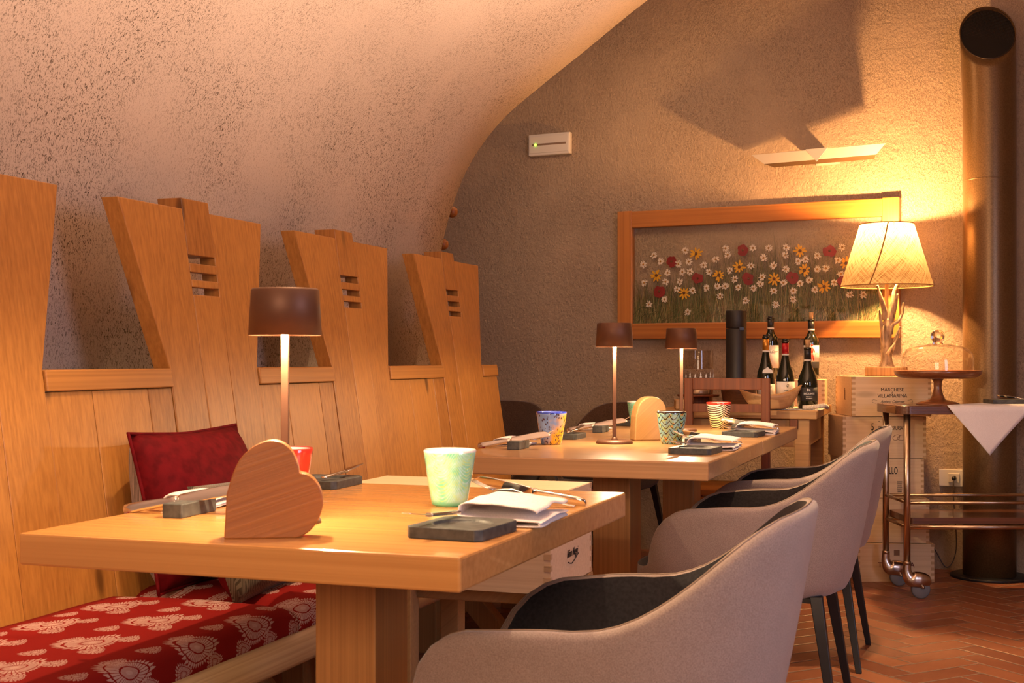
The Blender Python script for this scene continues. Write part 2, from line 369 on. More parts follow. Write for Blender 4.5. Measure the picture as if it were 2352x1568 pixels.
def prism(bm, pts, z0, z1, M_=None, mat=0):
    """extrude a flat outline (x,y) from z0 to z1"""
    M_ = M_ or Matrix()
    a = [bm.verts.new(M_ @ Vector((x, y, z0))) for x, y in pts]; b = [bm.verts.new(M_ @ Vector((x, y, z1))) for x, y in pts]
    n = len(pts); fs = [bm.faces.new(a[::-1]), bm.faces.new(b)]
    for i in range(n): fs.append(bm.faces.new((a[i], a[(i + 1) % n], b[(i + 1) % n], b[i])))
    for f in fs: f.material_index = mat
    return a + b
def loft(bm, secs, seg=12, pw=2.0):
    """secs: (centre, half width along Y, half thickness along Z); length along X"""
    rr = []
    for c, w_, h_ in secs:
        ring = []
        for i in range(seg):
            a = 2 * PI * i / seg; ca, sa = math.cos(a), math.sin(a)
            ring.append(Vector(c) + Vector((0, math.copysign(abs(ca) ** (2 / pw), ca) * w_, math.copysign(abs(sa) ** (2 / pw), sa) * h_)))
        rr.append(ring)
    rings(bm, rr)
def obj(name, bm, mats, parent=None, loc=(0, 0, 0), rot=(0, 0, 0), smooth=None, bevel=0.0, label=None):
    bmesh.ops.recalc_face_normals(bm, faces=bm.faces[:])
    me = bpy.data.meshes.new(name); bm.to_mesh(me); bm.free()
    for m in (mats if isinstance(mats, (list, tuple)) else [mats]): me.materials.append(m)
    o = bpy.data.objects.new(name, me); C.objects.link(o); o.location = loc; o.rotation_euler = rot
    if parent: o.parent = parent
    if smooth is True:
        for f in me.polygons: f.use_smooth = True
    if bevel:
        b = o.modifiers.new('bevel', 'BEVEL'); b.width = bevel; b.segments = 2; b.limit_method = 'ANGLE'; b.angle_limit = R(40)
    if label: o['label'] = label
    return o
def tag(o, label, cat, group=None):
    o['label'] = label; o['category'] = cat
    if group: o['group'] = group
    return o
def thing(name, label, cat, loc=(0, 0, 0), rz=0.0, group=None):
    o = bpy.data.objects.new(name, None); C.objects.link(o); o.empty_display_size = 0.05
    o.location = loc; o.rotation_euler = (0, 0, rz); return tag(o, label, cat, group)
def struct(name, bm, m, **k):
    o = obj(name, bm, m, **k); o['kind'] = 'structure'; return o
def copy_thing(src, loc, rz, label, group=None):
    def cp(o, par):
        c = o.copy(); C.objects.link(c)
        if par is not None: c.parent = par
        for ch in o.children: cp(ch, c)
        return c
    r = cp(src, None); r.location = loc; r.rotation_euler = (0, 0, rz); r['label'] = label
    if group: r['group'] = group
    return r
def text(s, name, size, parent, loc, rot, m, sx=1.0, shear=0.0, sp=1.0, align='CENTER', ext=0.0004):
    f = bpy.data.curves.new(name, 'FONT'); f.body = s; f.size = size; f.align_x = align; f.align_y = 'CENTER'; f.shear = shear
    f.space_character = sp; f.extrude = ext; f.materials.append(m)
    tmp = bpy.data.objects.new('tmp', f); C.objects.link(tmp); dg = bpy.context.evaluated_depsgraph_get(); me = bpy.data.meshes.new_from_object(tmp.evaluated_get(dg)); bpy.data.objects.remove(tmp)
    me.name = name; o = bpy.data.objects.new(name, me); C.objects.link(o); o.parent = parent; o.location = loc; o.rotation_euler = rot; o.scale = (sx, 1, 1)
    return o
FRONT = (R(90), 0, 0)      # lettering standing upright on a face that looks towards -Y
YAW = R(CAM_YAW); CC, SS = math.cos(YAW), math.sin(YAW)
def P(a, d, z=0.0):        # floor point given along / across the bar cart's own axes (the cart, its crates and stools stand at this angle)
    return Vector((a * CC - d * SS, a * SS + d * CC, z))
WA = math.atan(-0.1093); WALL_Y = 6.59
def wallpt(u, z, off=0.0): # point on the back wall: u along it, off out into the room
    return Vector((u * math.cos(WA) + off * math.sin(WA), WALL_Y + u * math.sin(WA) - off * math.cos(WA), z))

# ------------------------------------------------------------------ the room
bm = new(); box(bm, (-0.5, 2.8, -0.05), (8.4, 10.2, 0.1)); struct('floor', bm, floor_m)
bm = new(); box(bm, (0, 0.15, 1.7), (8.0, 0.3, 3.4)); struct('wall_back', bm, wall_plaster, loc=(0, WALL_Y, 0), rot=(0, 0, WA))
VX0, VY0, VY1 = -2.20, -1.9, 5.25
prof = smooth_path([(-2.215, 0, -0.02), (-2.22, 0, 0.6), (-2.215, 0, 1.2), (-2.19, 0, 1.45), (-2.143, 0, 1.647), (-2.05, 0, 1.863), (-1.898, 0, 2.054), (-1.699, 0, 2.21),
                    (-1.505, 0, 2.344), (-1.259, 0, 2.51), (-0.95, 0, 2.70), (-0.5, 0, 2.90), (0.1, 0, 3.03), (0.7, 0, 3.02), (1.3, 0, 2.86), (1.9, 0, 2.52), (2.35, 0, 2.0), (2.55, 0, 1.3)], 5)
bm = new(); ys = [VY0 + (VY1 - VY0) * i / 24 for i in range(25)]
rr = [[Vector((p.x, y, p.z)) for p in prof] for y in ys]
rings(bm, rr, closed=False, cap0=False, cap1=False)
for v in bm.verts:
    n_ = noise.noise(v.co * 1.6) * 0.014
    d_ = Vector((-0.2, 0, 0.9)) - Vector((v.co.x, 0, v.co.z)); v.co += d_.normalized() * n_
vault = struct('ceiling', bm, vault_plaster)
so = vault.modifiers.new('thickness', 'SOLIDIFY'); so.thickness = 0.32; so.offset = 1.0
bm = new(); box(bm, (-3.75, 5.9, 1.7), (0.2, 2.6, 3.4)); struct('wall_left', bm, wall_plaster)
bm = new(); box(bm, (-0.6, 6.0, 3.35), (6.8, 1.6, 0.2)); struct('ceiling_rear', bm, wall_plaster)
# right wall with a window opening
bm = new()
box(bm, (2.62, 5.0, 0.65), (0.16, 4.2, 1.3)); box(bm, (2.62, 5.8, 2.3), (0.16, 2.6, 2.0)); box(bm, (2.62, -0.2, 0.65), (0.16, 6.2, 1.3))
struct('wall_right', bm, wall_plaster)
bm = new(); box(bm, (0, -1.95, 1.7), (5.4, 0.1, 3.4)); struct('wall_front', bm, wall_plaster)

# ------------------------------------------------------------------ bench along the left wall
def bx(z): return -1.81 - 0.15 * (z - 0.47)          # raked front plane of the backrest
def raked(bm, pts, t, proud=0.0):
    """a board lying in the raked plane: outline (y, z), thickness t behind it"""
    a = [bm.verts.new((bx(z) + proud, y, z)) for y, z in pts]; b = [bm.verts.new((bx(z) - t, y, z)) for y, z in pts]
    n = len(pts); bm.faces.new(a); bm.faces.new(b[::-1])
    for i in range(n): bm.faces.new((a[i], b[i], b[(i + 1) % n], a[(i + 1) % n]))
bench = thing('bench', 'long pine wall bench with tall flared back panels behind the tables', 'bench', (0, 0, 0))
ctr = [2.085, 2.985, 3.865, 4.780]
Z0, ZC, ZT = 0.44, 1.0, 1.422
g = 0.0012
for k, yc in enumerate(ctr):
    hw, ht, s_ = 0.213, 0.340, 0.064
    bm = new()
    raked(bm, [(yc - hw + g, Z0), (yc - s_ - g, Z0), (yc - s_ - g, ZT), (yc - ht, ZT), (yc - hw + g, ZC)], 0.05)
    raked(bm, [(yc + s_ + g, Z0), (yc + hw - g, Z0), (yc + hw - g, ZC), (yc + ht, ZT), (yc + s_ + g, ZT)], 0.05)
    for a, b in ((Z0, 1.194), (1.300, ZT + 0.03)):
        raked(bm, [(yc - s_, a), (yc + s_, a), (yc + s_, b), (yc - s_, b)], 0.075, 0.001)
    for a, b in ((1.214, 1.234), (1.254, 1.278)):
        raked(bm, [(yc - s_, a), (yc + s_, a), (yc + s_, b), (yc - s_, b)], 0.028, 0.001)
    obj('back_panel', bm, bench_wood, bench, bevel=0.0025)
edges = [(1.20, ctr[0] - 0.213)] + [(ctr[i] + 0.213, ctr[i + 1] - 0.213) for i in range(3)] + [(ctr[3] + 0.213, 5.168)]
for k, (a, b) in enumerate(edges):
    bm = new(); w_ = b - a
    cuts = [0, 0.34, 0.79, 1] if w_ > 0.3 else [0, 1]
    if w_ > 0.6: cuts = [0, 0.2, 0.4, 0.6, 0.8, 1]
    for c0, c1 in zip(cuts, cuts[1:]):
        raked(bm, [(a + w_ * c0 + g, Z0), (a + w_ * c1 - g, Z0), (a + w_ * c1 - g, 0.951), (a + w_ * c0 + g, 0.951)], 0.035, -0.003)
    obj('back_planks', bm, bench_wood, bench, bevel=0.002)
    bm = new(); raked(bm, [(a + 0.001, 0.953), (b - 0.001, 0.953), (b - 0.001, ZC), (a + 0.001, ZC)], 0.05, 0.006)
    obj('cap_rail', bm, bench_cap_wood, bench, bevel=0.003)
bm = new(); tube(bm, [(-1.372, 1.2, 0.395), (-1.372, 5.15, 0.395)], 0.036, 16); obj('seat_rail', bm, rail_wood, bench)
bm = new(); box(bm, (-1.615, 3.17, 0.40), (0.42, 3.94, 0.03)); obj('seat_board', bm, bench_cap_wood, bench)
for y in (1.5, 2.75, 3.2, 4.15, 5.0):
    bm = new()
    M1 = Matrix.Translation((-1.60, y, 0.19)) @ Matrix.Rotation(R(-42), 4, 'Y'); box(bm, (0, 0, 0), (0.07, 0.06, 0.50), M_=M1)
    box(bm, (-1.76, y, 0.19), (0.07, 0.07, 0.38)); box(bm, (-1.60, y, 0.365), (0.40, 0.06, 0.05))
    obj('trestle', bm, leg_wood, bench, bevel=0.003)
bm = new(); box(bm, (-1.90, 3.17, 0.22), (0.03, 3.9, 0.43)); obj('kick_board', bm, leg_wood, bench)

def seat_pad(y0, y1, label):
    bm = new(); nx, ny = 14, 40
    x0, x1, zb, zt = -1.80, -1.372, 0.418, 0.492
    rr = []
    for j in range(ny + 1):
        y = y0 + (y1 - y0) * j / ny
        e = min(1, min(j, ny - j) / 2.0)
        ring = []
        L = [(x1, zb), (x1 + 0.006, zb + 0.02), (x1 + 0.004, zt - 0.02), (x1 - 0.006, zt - 0.004)] + [(x1 - 0.02 - (x1 - 0.02 - x0) * i / nx, zt + 0.006 * math.sin(PI * i / nx)) for i in range(nx + 1)] + [(x0, zb)]
        for x, z in L:
            ring.append(Vector((x, y, zb + (z - zb) * (0.72 + 0.28 * math.sqrt(e)) + 0.002 * noise.noise((x * 5, y * 5, 0)))))
        rr.append(ring)
    rings(bm, rr)
    return tag(obj('seat_cushion', bm, paisley), label, 'cushion', 'red paisley bench cushions')
seat_pad(1.22, 2.485, 'red paisley bench cushion in the foreground, under the near table')
seat_pad(2.492, 3.80, 'red paisley bench cushion just past the seam, behind the near table leg')
seat_pad(3.807, 5.12, 'red paisley bench cushion at the far end of the bench')

def pillow(name, label, mats, w_, h_, d_, M_, piping=None):
    root = thing(name, label, 'pillow', M_.translation)
    T = Matrix.Translation(-M_.translation) @ M_
    bm = new(); n = 18
    for side, mi in ((1, 0), (-1, 1)):
        vs = []
        for j in range(n + 1):
            for i in range(n + 1):
                u, v = 2 * i / n - 1, 2 * j / n - 1
                th = (max(0, (1 - abs(u) ** 2.6)) * max(0, (1 - abs(v) ** 2.6))) ** 0.55
                pin = 1 - 0.07 * (1 - abs(u * v) ** 1.5) * (abs(u) ** 6 + abs(v) ** 6) * 0.9
                wr = 0.006 * noise.noise((u * 2.2, v * 2.2, side))
                vs.append(bm.verts.new(T @ Vector((u * w_ / 2 * pin, side * (d_ / 2 * th + wr * th), v * h_ / 2 * pin))))
        for j in range(n):
            for i in range(n):
                a = j * (n + 1) + i; f = bm.faces.new((vs[a], vs[a + 1], vs[a + n + 2], vs[a + n + 1])); f.smooth = True; f.material_index = mi
    bmesh.ops.remove_doubles(bm, verts=bm.verts[:], dist=1e-5)
    obj('cover', bm, mats, root)
    if piping:
        bm = new(); pts = []
        for k in range(81):
            t = k / 80 * 4; s_ = int(t) % 4; x = (t - int(t)) * 2 - 1
            u, v = [(x, -1), (1, x), (-x, 1), (-1, -x)][s_]
            pin = 1 - 0.07 * (1 - abs(u * v) ** 1.5) * (abs(u) ** 6 + abs(v) ** 6) * 0.9
            pts.append(T @ Vector((u * w_ / 2 * pin, 0, v * h_ / 2 * pin)))
        tube(bm, pts, 0.0045, 8); obj('piping', bm, piping, root)
    return root
# plane of the pillow: local X along the wall (+Y), local Y normal towards the room
def lean(x, y, z, tilt, yaw=0.0):
    return Matrix.Translation((x, y, z)) @ Matrix.Rotation(R(90 + yaw), 4, 'Z') @ Matrix.Rotation(R(tilt), 4, 'X')
pillow('velvet_pillow', 'dark red velvet pillow leaning on the bench back behind the near table', [grey_tweed, velvet], 0.43, 0.37, 0.19, lean(-1.735, 2.668, 0.675, -13, -2), velvet)
pillow('tweed_pillow', 'olive herringbone pillow lying against the red velvet pillow', [velvet, olive_tweed], 0.46, 0.28, 0.13, lean(-1.56, 2.645, 0.617, -24, 4))

# ------------------------------------------------------------------ tables
def table(label, x0, x1, y0, y1, mat, bracket=False):
    cx, cy = (x0 + x1) / 2, (y0 + y1) / 2
    r = thing('dining_table', label, 'table', (cx, cy, 0), 0, 'dining tables along the bench')
    w_, d_ = x1 - x0, y1 - y0
    bm = new(); box(bm, (0, 0, 0.725), (w_, d_, 0.05)); obj('tabletop', bm, mat, r, bevel=0.004)
    bm = new(); box(bm, (0, 0, 0.37), (0.118, 0.138, 0.66)); obj('pedestal', bm, leg_wood, r, bevel=0.003)
    bm = new(); box(bm, (0, 0, 0.69), (0.34, 0.5, 0.02)); obj('mounting_plate', bm, black_metal, r)
    bm = new(); box(bm, (0, 0, 0.02), (0.46, 0.52, 0.04)); obj('foot', bm, leg_wood, r, bevel=0.004)
    if bracket:
        bm = new(); box(bm, (-0.285, -0.01, 0.694), (0.09, 0.30, 0.012)); obj('bracket', bm, black_metal, r)
    return r
TX0, TX1 = -1.402, -0.655
table('honey-coloured square wooden table in the foreground with the wooden heart on it', TX0, TX1, 1.648, 2.567, table_wood, True)
table('middle wooden table with the blue-rimmed and the dark scaled tumbler', TX0 + 0.012, TX1 + 0.018, 3.38, 4.352, table_wood_far)
table('farthest wooden table, with the zebra-striped tumbler, pushed against the middle one', TX0 + 0.014, TX1 + 0.020, 4.358, 5.295, table_wood_far)

# ------------------------------------------------------------------ cordless table lamps
def poldina(label, x, y):
    r = thing('table_lamp', label, 'lamp', (x, y, 0.75), 0, 'bronze cordless lamps on the dining tables')
    bm = new(); lathe(bm, [(0.0, 0), (0.060, 0), (0.060, 0.004), (0.056, 0.011), (0.0, 0.012)], seg=48); obj('base', bm, bronze, r)
    bm = new(); box(bm, (0, 0, 0.17), (0.0125, 0.0125, 0.32), rot=R(20)); lathe(bm, [(0.012, 0.01), (0.010, 0.016), (0.006, 0.022)], seg=16); obj('stem', bm, bronze, r, bevel=0.001)
    bm = new(); lathe(bm, [(0.061, 0.313), (0.0565, 0.388), (0.054, 0.391), (0.0, 0.391)], seg=64)
    for f in [f for f in bm.faces if len(f.verts) > 10 and f.calc_center_median().z < 0.32]: bm.faces.remove(f)
    so = obj('lamp_shade', bm, [bronze, lamp_inner], r); md = so.modifiers.new('wall', 'SOLIDIFY'); md.thickness = 0.002; md.offset = -1
    bm = new(); lathe(bm, [(0.0, 0.3225), (0.052, 0.3225), (0.052, 0.328), (0.0, 0.328)], seg=40)
    e = NT('led_diffuser').set(col=(1, 0.9, 0.7), emit=(1, 0.68, 0.32), estr=14.0).m
    obj('diffuser', bm, e, r)
    l = light('lamp_light', 'POINT', (0.010, -0.022, 0.3205), 16, (1.0, 0.70, 0.40), shadow_soft_size=0.012); l.parent = r
    return r
poldina('bronze cordless lamp standing behind the wooden heart on the near table', -1.07, 1.90)
poldina('bronze cordless lamp beside the rounded wood block on the middle table', -1.07, 4.047)
poldina('bronze cordless lamp on the farthest table, in front of the glass hurricane', -1.012, 4.818)

# ------------------------------------------------------------------ tumblers
def tumbler(kind, label, x, y, rz=0.0):
    r = thing('tumbler', label, 'glass', (x, y, 0.75), rz, 'coloured glass tumblers')
    H, r0, r1 = 0.105, 0.0335, 0.0495; bm = new(); seg = 48
    def ring(rad, z, squash):
        return [Vector((rad * math.cos(a) * (1 + squash * math.cos(3 * a)), rad * math.sin(a) * (1 + squash * math.cos(3 * a)), z)) for a in [2 * PI * i / seg for i in range(seg)]]
    outer = [(0.001, 0.0), (r0 * 0.9, 0.0), (r0, 0.004)] + [(r0 + (r1 - r0) * t ** 0.92, 0.004 + (H - 0.006) * t) for t in (0.15, 0.3, 0.5, 0.7, 0.9, 1.0)] + [(r1 - 0.0015, H)]
    inner = [(r1 - 0.004, H - 0.002), (r1 * 0.85, 0.06), (r0 * 0.85, 0.012), (0.001, 0.010)]
    rr = [ring(a, z, 0.025 * z / H) for a, z in outer + inner]
    vr = rings(bm, rr)
    for f in bm.faces:
        if all(v in {q for rg in vr[len(outer):] for q in rg} for v in f.verts): f.material_index = 1
    obj('vessel', bm, [cup_mats[kind], cup_inner], r, smooth=True)
    return r
tumbler('mint', 'mint green swirled glass tumbler on the near table', -0.908, 2.229, 0.3)
tumbler('red', 'bright red tumbler mostly hidden behind the wooden heart', -1.215, 2.165)
tumbler('blue', 'pale blue and yellow speckled tumbler with a blue rim', -1.251, 3.938, R(20))
tumbler('scaled', 'teal tumbler patterned with dark scales and a black rim', -0.891, 4.087, 0.4)
tumbler('striped', 'black and cream zebra-striped tumbler with a red rim', -0.909, 5.049, R(-50))
tumbler('aqua', 'aqua green tumbler half hidden behind the rounded wood block', -1.235, 5.06, 0.8)

# ------------------------------------------------------------------ wooden heart and block
pts = [(0, 0), (0.004, 0.068), (0.012, 0.095), (0.022, 0.118), (0.036, 0.134), (0.052, 0.144), (0.070, 0.149), (0.086, 0.146), (0.099, 0.136), (0.107, 0.122), (0.1115, 0.108), (0.113, 0.100),
       (0.117, 0.0985), (0.126, 0.096), (0.136, 0.088), (0.144, 0.076), (0.148, 0.062), (0.1485, 0.048), (0.145, 0.034), (0.138, 0.020), (0.128, 0.009), (0.116, 0.002), (0.108, 0.0)]
pts = [pts[0]] + [(p.x, p.y) for p in smooth_path([(a, b, 0) for a, b in pts[1:12]], 3)] + [(p.x, p.y) for p in smooth_path([(a, b, 0) for a, b in pts[12:]], 3)]
bm = new(); prism(bm, pts, -0.036, 0.0, Matrix.Rotation(R(90), 4, 'X') @ Matrix.Scale(-1, 4, (0, 0, 1)))
o = obj('wooden_heart', bm, heart_wood, None, (-1.076, 1.728, 0.75), (0, 0, R(26)), bevel=0.004); tag(o, 'carved wooden heart standing on its side on the near table', 'decoration')
a_ = [(0, 0), (0.118, 0), (0.118, 0.06), (0.114, 0.098)] + [(0.062 + 0.052 * math.cos(t), 0.098 + 0.050 * math.sin(t)) for t in [R(20 + 20 * i) for i in range(8)]] + [(0.004, 0.08)]
bm = new(); prism(bm, a_, -0.055, 0.0, Matrix.Rotation(R(90), 4, 'X') @ Matrix.Scale(-1, 4, (0, 0, 1)))
o = obj('wooden_block', bm, block_wood, None, (-1.070, 4.245, 0.75), (0, 0, R(33)), bevel=0.004); tag(o, 'rounded pale wood block beside the lamp on the middle table', 'decoration')

# ------------------------------------------------------------------ place settings
SIDE_CHAIR, SIDE_BENCH = 1, -1
def make_knife(L=0.235):
    r = thing('table_knife', '', 'knife')
    bm = new(); loft(bm, [((0, 0, 0), 0.004, 0.002), ((0.003, 0, 0), 0.0085, 0.0042), ((0.02, 0, 0), 0.0105, 0.0052), ((0.06, 0, 0), 0.0085, 0.0045), ((0.095, 0, 0), 0.0065, 0.0045), ((0.104, 0, 0), 0.0085, 0.0055), ((0.108, 0, 0), 0.006, 0.003)], 12, 2.6); obj('handle', bm, steel, r)
    bm = new(); loft(bm, [((0.107, 0, 0), 0.006, 0.0022), ((0.112, 0.001, 0), 0.0095, 0.0014), ((0.15, 0.001, 0), 0.0105, 0.0012), ((0.19, 0.001, 0), 0.0115, 0.0011), ((0.215, 0.000, 0), 0.0105, 0.0010), ((0.229, -0.004, 0), 0.006, 0.0009), ((L, -0.008, 0), 0.001, 0.0006)], 10); obj('blade', bm, steel, r)
    return r
def make_fork():
    r = thing('table_fork', '', 'fork')
    bm = new(); loft(bm, [((0, 0, 0), 0.004, 0.001), ((0.004, 0, 0), 0.010, 0.0016), ((0.03, 0, 0), 0.0085, 0.0017), ((0.08, 0, 0.0), 0.0042, 0.0019), ((0.125, 0, 0.006), 0.0034, 0.0020), ((0.14, 0, 0.004), 0.006, 0.0016), ((0.152, 0, 0.001), 0.0115, 0.0013), ((0.162, 0, -0.001), 0.012, 0.0012)], 10, 2.4); obj('handle', bm, steel, r)
    for k in range(4):
        y = -0.0098 + 0.0065 * k; bm = new()
        loft(bm, [((0.160, y, -0.001), 0.0021, 0.0012), ((0.18, y, 0.001), 0.0018, 0.0011), ((0.200, y, 0.006), 0.0015, 0.001), ((0.208, y, 0.009), 0.0007, 0.0006)], 6); obj('tine', bm, steel, r)
    return r
def make_butter_knife():
    r = thing('butter_knife', '', 'knife')
    bm = new(); loft(bm, [((0, 0, 0), 0.003, 0.0015), ((0.004, 0, 0), 0.0075, 0.003), ((0.05, 0, 0), 0.006, 0.003), ((0.09, 0, 0), 0.0045, 0.003), ((0.097, 0, 0), 0.007, 0.0035)], 10, 2.4); obj('handle', bm, steel, r)
    bm = new(); loft(bm, [((0.096, 0, 0), 0.005, 0.0015), ((0.105, 0, 0.001), 0.009, 0.001), ((0.135, 0.002, 0.003), 0.011, 0.0009), ((0.16, 0.0, 0.005), 0.006, 0.0008), ((0.172, -0.004, 0.006), 0.001, 0.0006)], 10); obj('blade', bm, steel, r)
    return r
def make_spoon():
    r = thing('dessert_spoon', '', 'spoon')
    bm = new(); loft(bm, [((0, 0, 0), 0.004, 0.001), ((0.004, 0, 0), 0.009, 0.0016), ((0.05, 0, 0.0), 0.006, 0.0018), ((0.10, 0, 0.006), 0.003, 0.002), ((0.122, 0, 0.008), 0.004, 0.002)], 10, 2.4); obj('handle', bm, steel, r)
    bm = new(); n = 8
    rr = []
    for j in range(n + 1):
        f = j / n; ring = []
        for i in range(20):
            a = 2 * PI * i / 20; rad = math.sin(f * PI / 2)
            ring.append(Vector((0.147 + 0.028 * rad * math.cos(a), 0.019 * rad * math.sin(a) * (1 + 0.18 * math.cos(a)), 0.001 + 0.009 * rad * rad)))
        rr.append(ring)
    rings(bm, rr, cap0=True, cap1=False); o = obj('bowl', bm, steel, r); m = o.modifiers.new('wall', 'SOLIDIFY'); m.thickness = 0.0012
    return r
protos = {}
def cutlery(kind, maker, label, loc, rot, group):
    if kind not in protos:
        r = protos[kind] = maker()
    else:
        r = copy_thing(protos[kind], loc, 0, label)
    r.location = loc; r.rotation_euler = rot; r['label'] = label; r['group'] = group
    return r
def slate_plate(label, x, y, rz, w_=0.128, d_=0.15):
    r = thing('slate_plate', label, 'plate', (x, y, 0.75), rz, 'square slate side plates')
    bm = new(); n = 40; h = 0.018; hw, hd = w_ / 2, d_ / 2; rad, dep = 0.048, 0.005
    sq = []; ci = []
    for i in range(n):
        a = 2 * PI * i / n; k = 1 / max(abs(math.cos(a)) / hw, abs(math.sin(a)) / hd); sq.append((k * math.cos(a), k * math.sin(a))); ci.append((rad * math.cos(a), rad * math.sin(a)))
    rr = [[Vector((x_, y_, 0)) for x_, y_ in sq], [Vector((x_, y_, h)) for x_, y_ in sq], [Vector((x_, y_, h)) for x_, y_ in ci],
          [Vector((x_ * 0.93, y_ * 0.93, h - dep)) for x_, y_ in ci], [Vector((x_ * 0.02, y_ * 0.02, h - dep)) for x_, y_ in ci]]
    rings(bm, rr)
    for f in bm.faces: f.smooth = False
    obj('slab', bm, slate, r, bevel=0.0015); return r
def knife_rest(label, x, y, rz):
    bm = new(); box(bm, (0, 0, 0.0125), (0.038, 0.118, 0.025)); o = obj('cutlery_rest', bm, slate, None, (x, y, 0.75), (0, 0, rz), bevel=0.002)
    return tag(o, label, 'cutlery rest', 'slate cutlery rests')
def napkin(label, x, y, rz, w_=0.135, d_=0.19, seed=0, hs=1.22):
    r = thing('folded_napkin', label, 'napkin', (x, y, 0.75), rz, 'folded linen napkins')
    bm = new()
    # a cloth folded over twice: the profile runs up, over and back, swept along local Y
    prof_ = [(-0.48, 0.0015), (0.46, 0.0015), (0.50, 0.006), (0.46, 0.010), (-0.44, 0.012), (-0.50, 0.020), (-0.44, 0.028), (-0.2, 0.030), (0.2, 0.027), (0.44, 0.023), (0.47, 0.020)]
    pr = smooth_path([(a, 0, b) for a, b in prof_], 4); ny = 14; rr = []
    for j in range(ny + 1):
        v = j / ny; y_ = (v - 0.5) * d_; ring = []
        for p in pr:
            up = min(1, p.z / 0.012)
            zz = p.z + up * 0.004 * noise.noise((p.x * 3 + seed, v * 3, seed)) + up * 0.004 * math.sin(v * PI)
            zz = zz * hs if p.z > 0.004 else zz
            ring.append(Vector((p.x * w_ + 0.004 * noise.noise((v * 4, seed, p.z * 60)) + 0.006 * v * up, y_ + 0.010 * up * (0.5 if p.z > 0.015 else 0), max(zz, 0.0012))))
        rr.append(ring)
    rings(bm, rr, closed=False, cap0=False, cap1=False)
    o = obj('cloth', bm, napkin_m, r, smooth=True); m = o.modifiers.new('cloth', 'SOLIDIFY'); m.thickness = 0.0022; m.offset = 1
    return r

def chair_side(tname, y, dy, seed):
    slate_plate('square slate side plate on the chair side of the %s table' % tname, -0.738, y, R(-4))
    cutlery('butter', make_butter_knife, 'butter knife laid across the slate plate on the chair side of the %s table' % tname, (-0.775, y + 0.075, 0.7745), (0, R(-3.5), R(-97)), 'butter knives')
    napkin('pale linen napkin folded beside the slate plate on the chair side of the %s table' % tname, -0.717, y + 0.178, R(3), 0.135, 0.17, seed)
    knife_rest('slate cutlery rest on the chair side of the %s table' % tname, -0.815, y + dy, R(4))
    cutlery('knife', make_knife, 'table knife propped on the slate rest on the chair side of the %s table' % tname, (-0.662, y + dy + 0.016, 0.7555), (R(60), R(-9.5), R(178)), 'table knives')
    cutlery('fork', make_fork, 'table fork propped on the slate rest on the chair side of the %s table' % tname, (-0.672, y + dy - 0.018, 0.753), (0, R(-9.5), R(180)), 'table forks')
def bench_side(tname, y, seed, plate=True):
    knife_rest('slate cutlery rest on the bench side of the %s table' % tname, -1.285, y, R(3))
    cutlery('knife', make_knife, 'table knife propped on the slate rest on the bench side of the %s table' % tname, (-1.415, y - 0.012, 0.7555), (R(60), R(-10.5), R(6)), 'table knives')
    cutlery('fork', make_fork, 'table fork propped on the slate rest on the bench side of the %s table' % tname, (-1.385, y + 0.022, 0.753), (0, R(-12.5), R(4)), 'table forks')
    napkin('white linen napkin folded beside the cutlery on the bench side of the %s table' % tname, -1.345, y + 0.135, R(2), 0.10, 0.12, seed, 0.75)
    if plate:
        slate_plate('square slate side plate on the bench side of the %s table' % tname, -1.305, y + 0.535, R(2))
        cutlery('butter', make_butter_knife, 'butter knife laid across the slate plate on the bench side of the %s table' % tname, (-1.27, y + 0.47, 0.7745), (0, R(-3.5), R(88)), 'butter knives')
chair_side('near', 1.868, 0.415, 1)
chair_side('middle', 3.715, 0.345, 2)
chair_side('farthest', 4.585, 0.345, 3)
bench_side('near', 1.945, 4)
bench_side('middle', 3.715, 5)
bench_side('farthest', 4.66, 6, True)

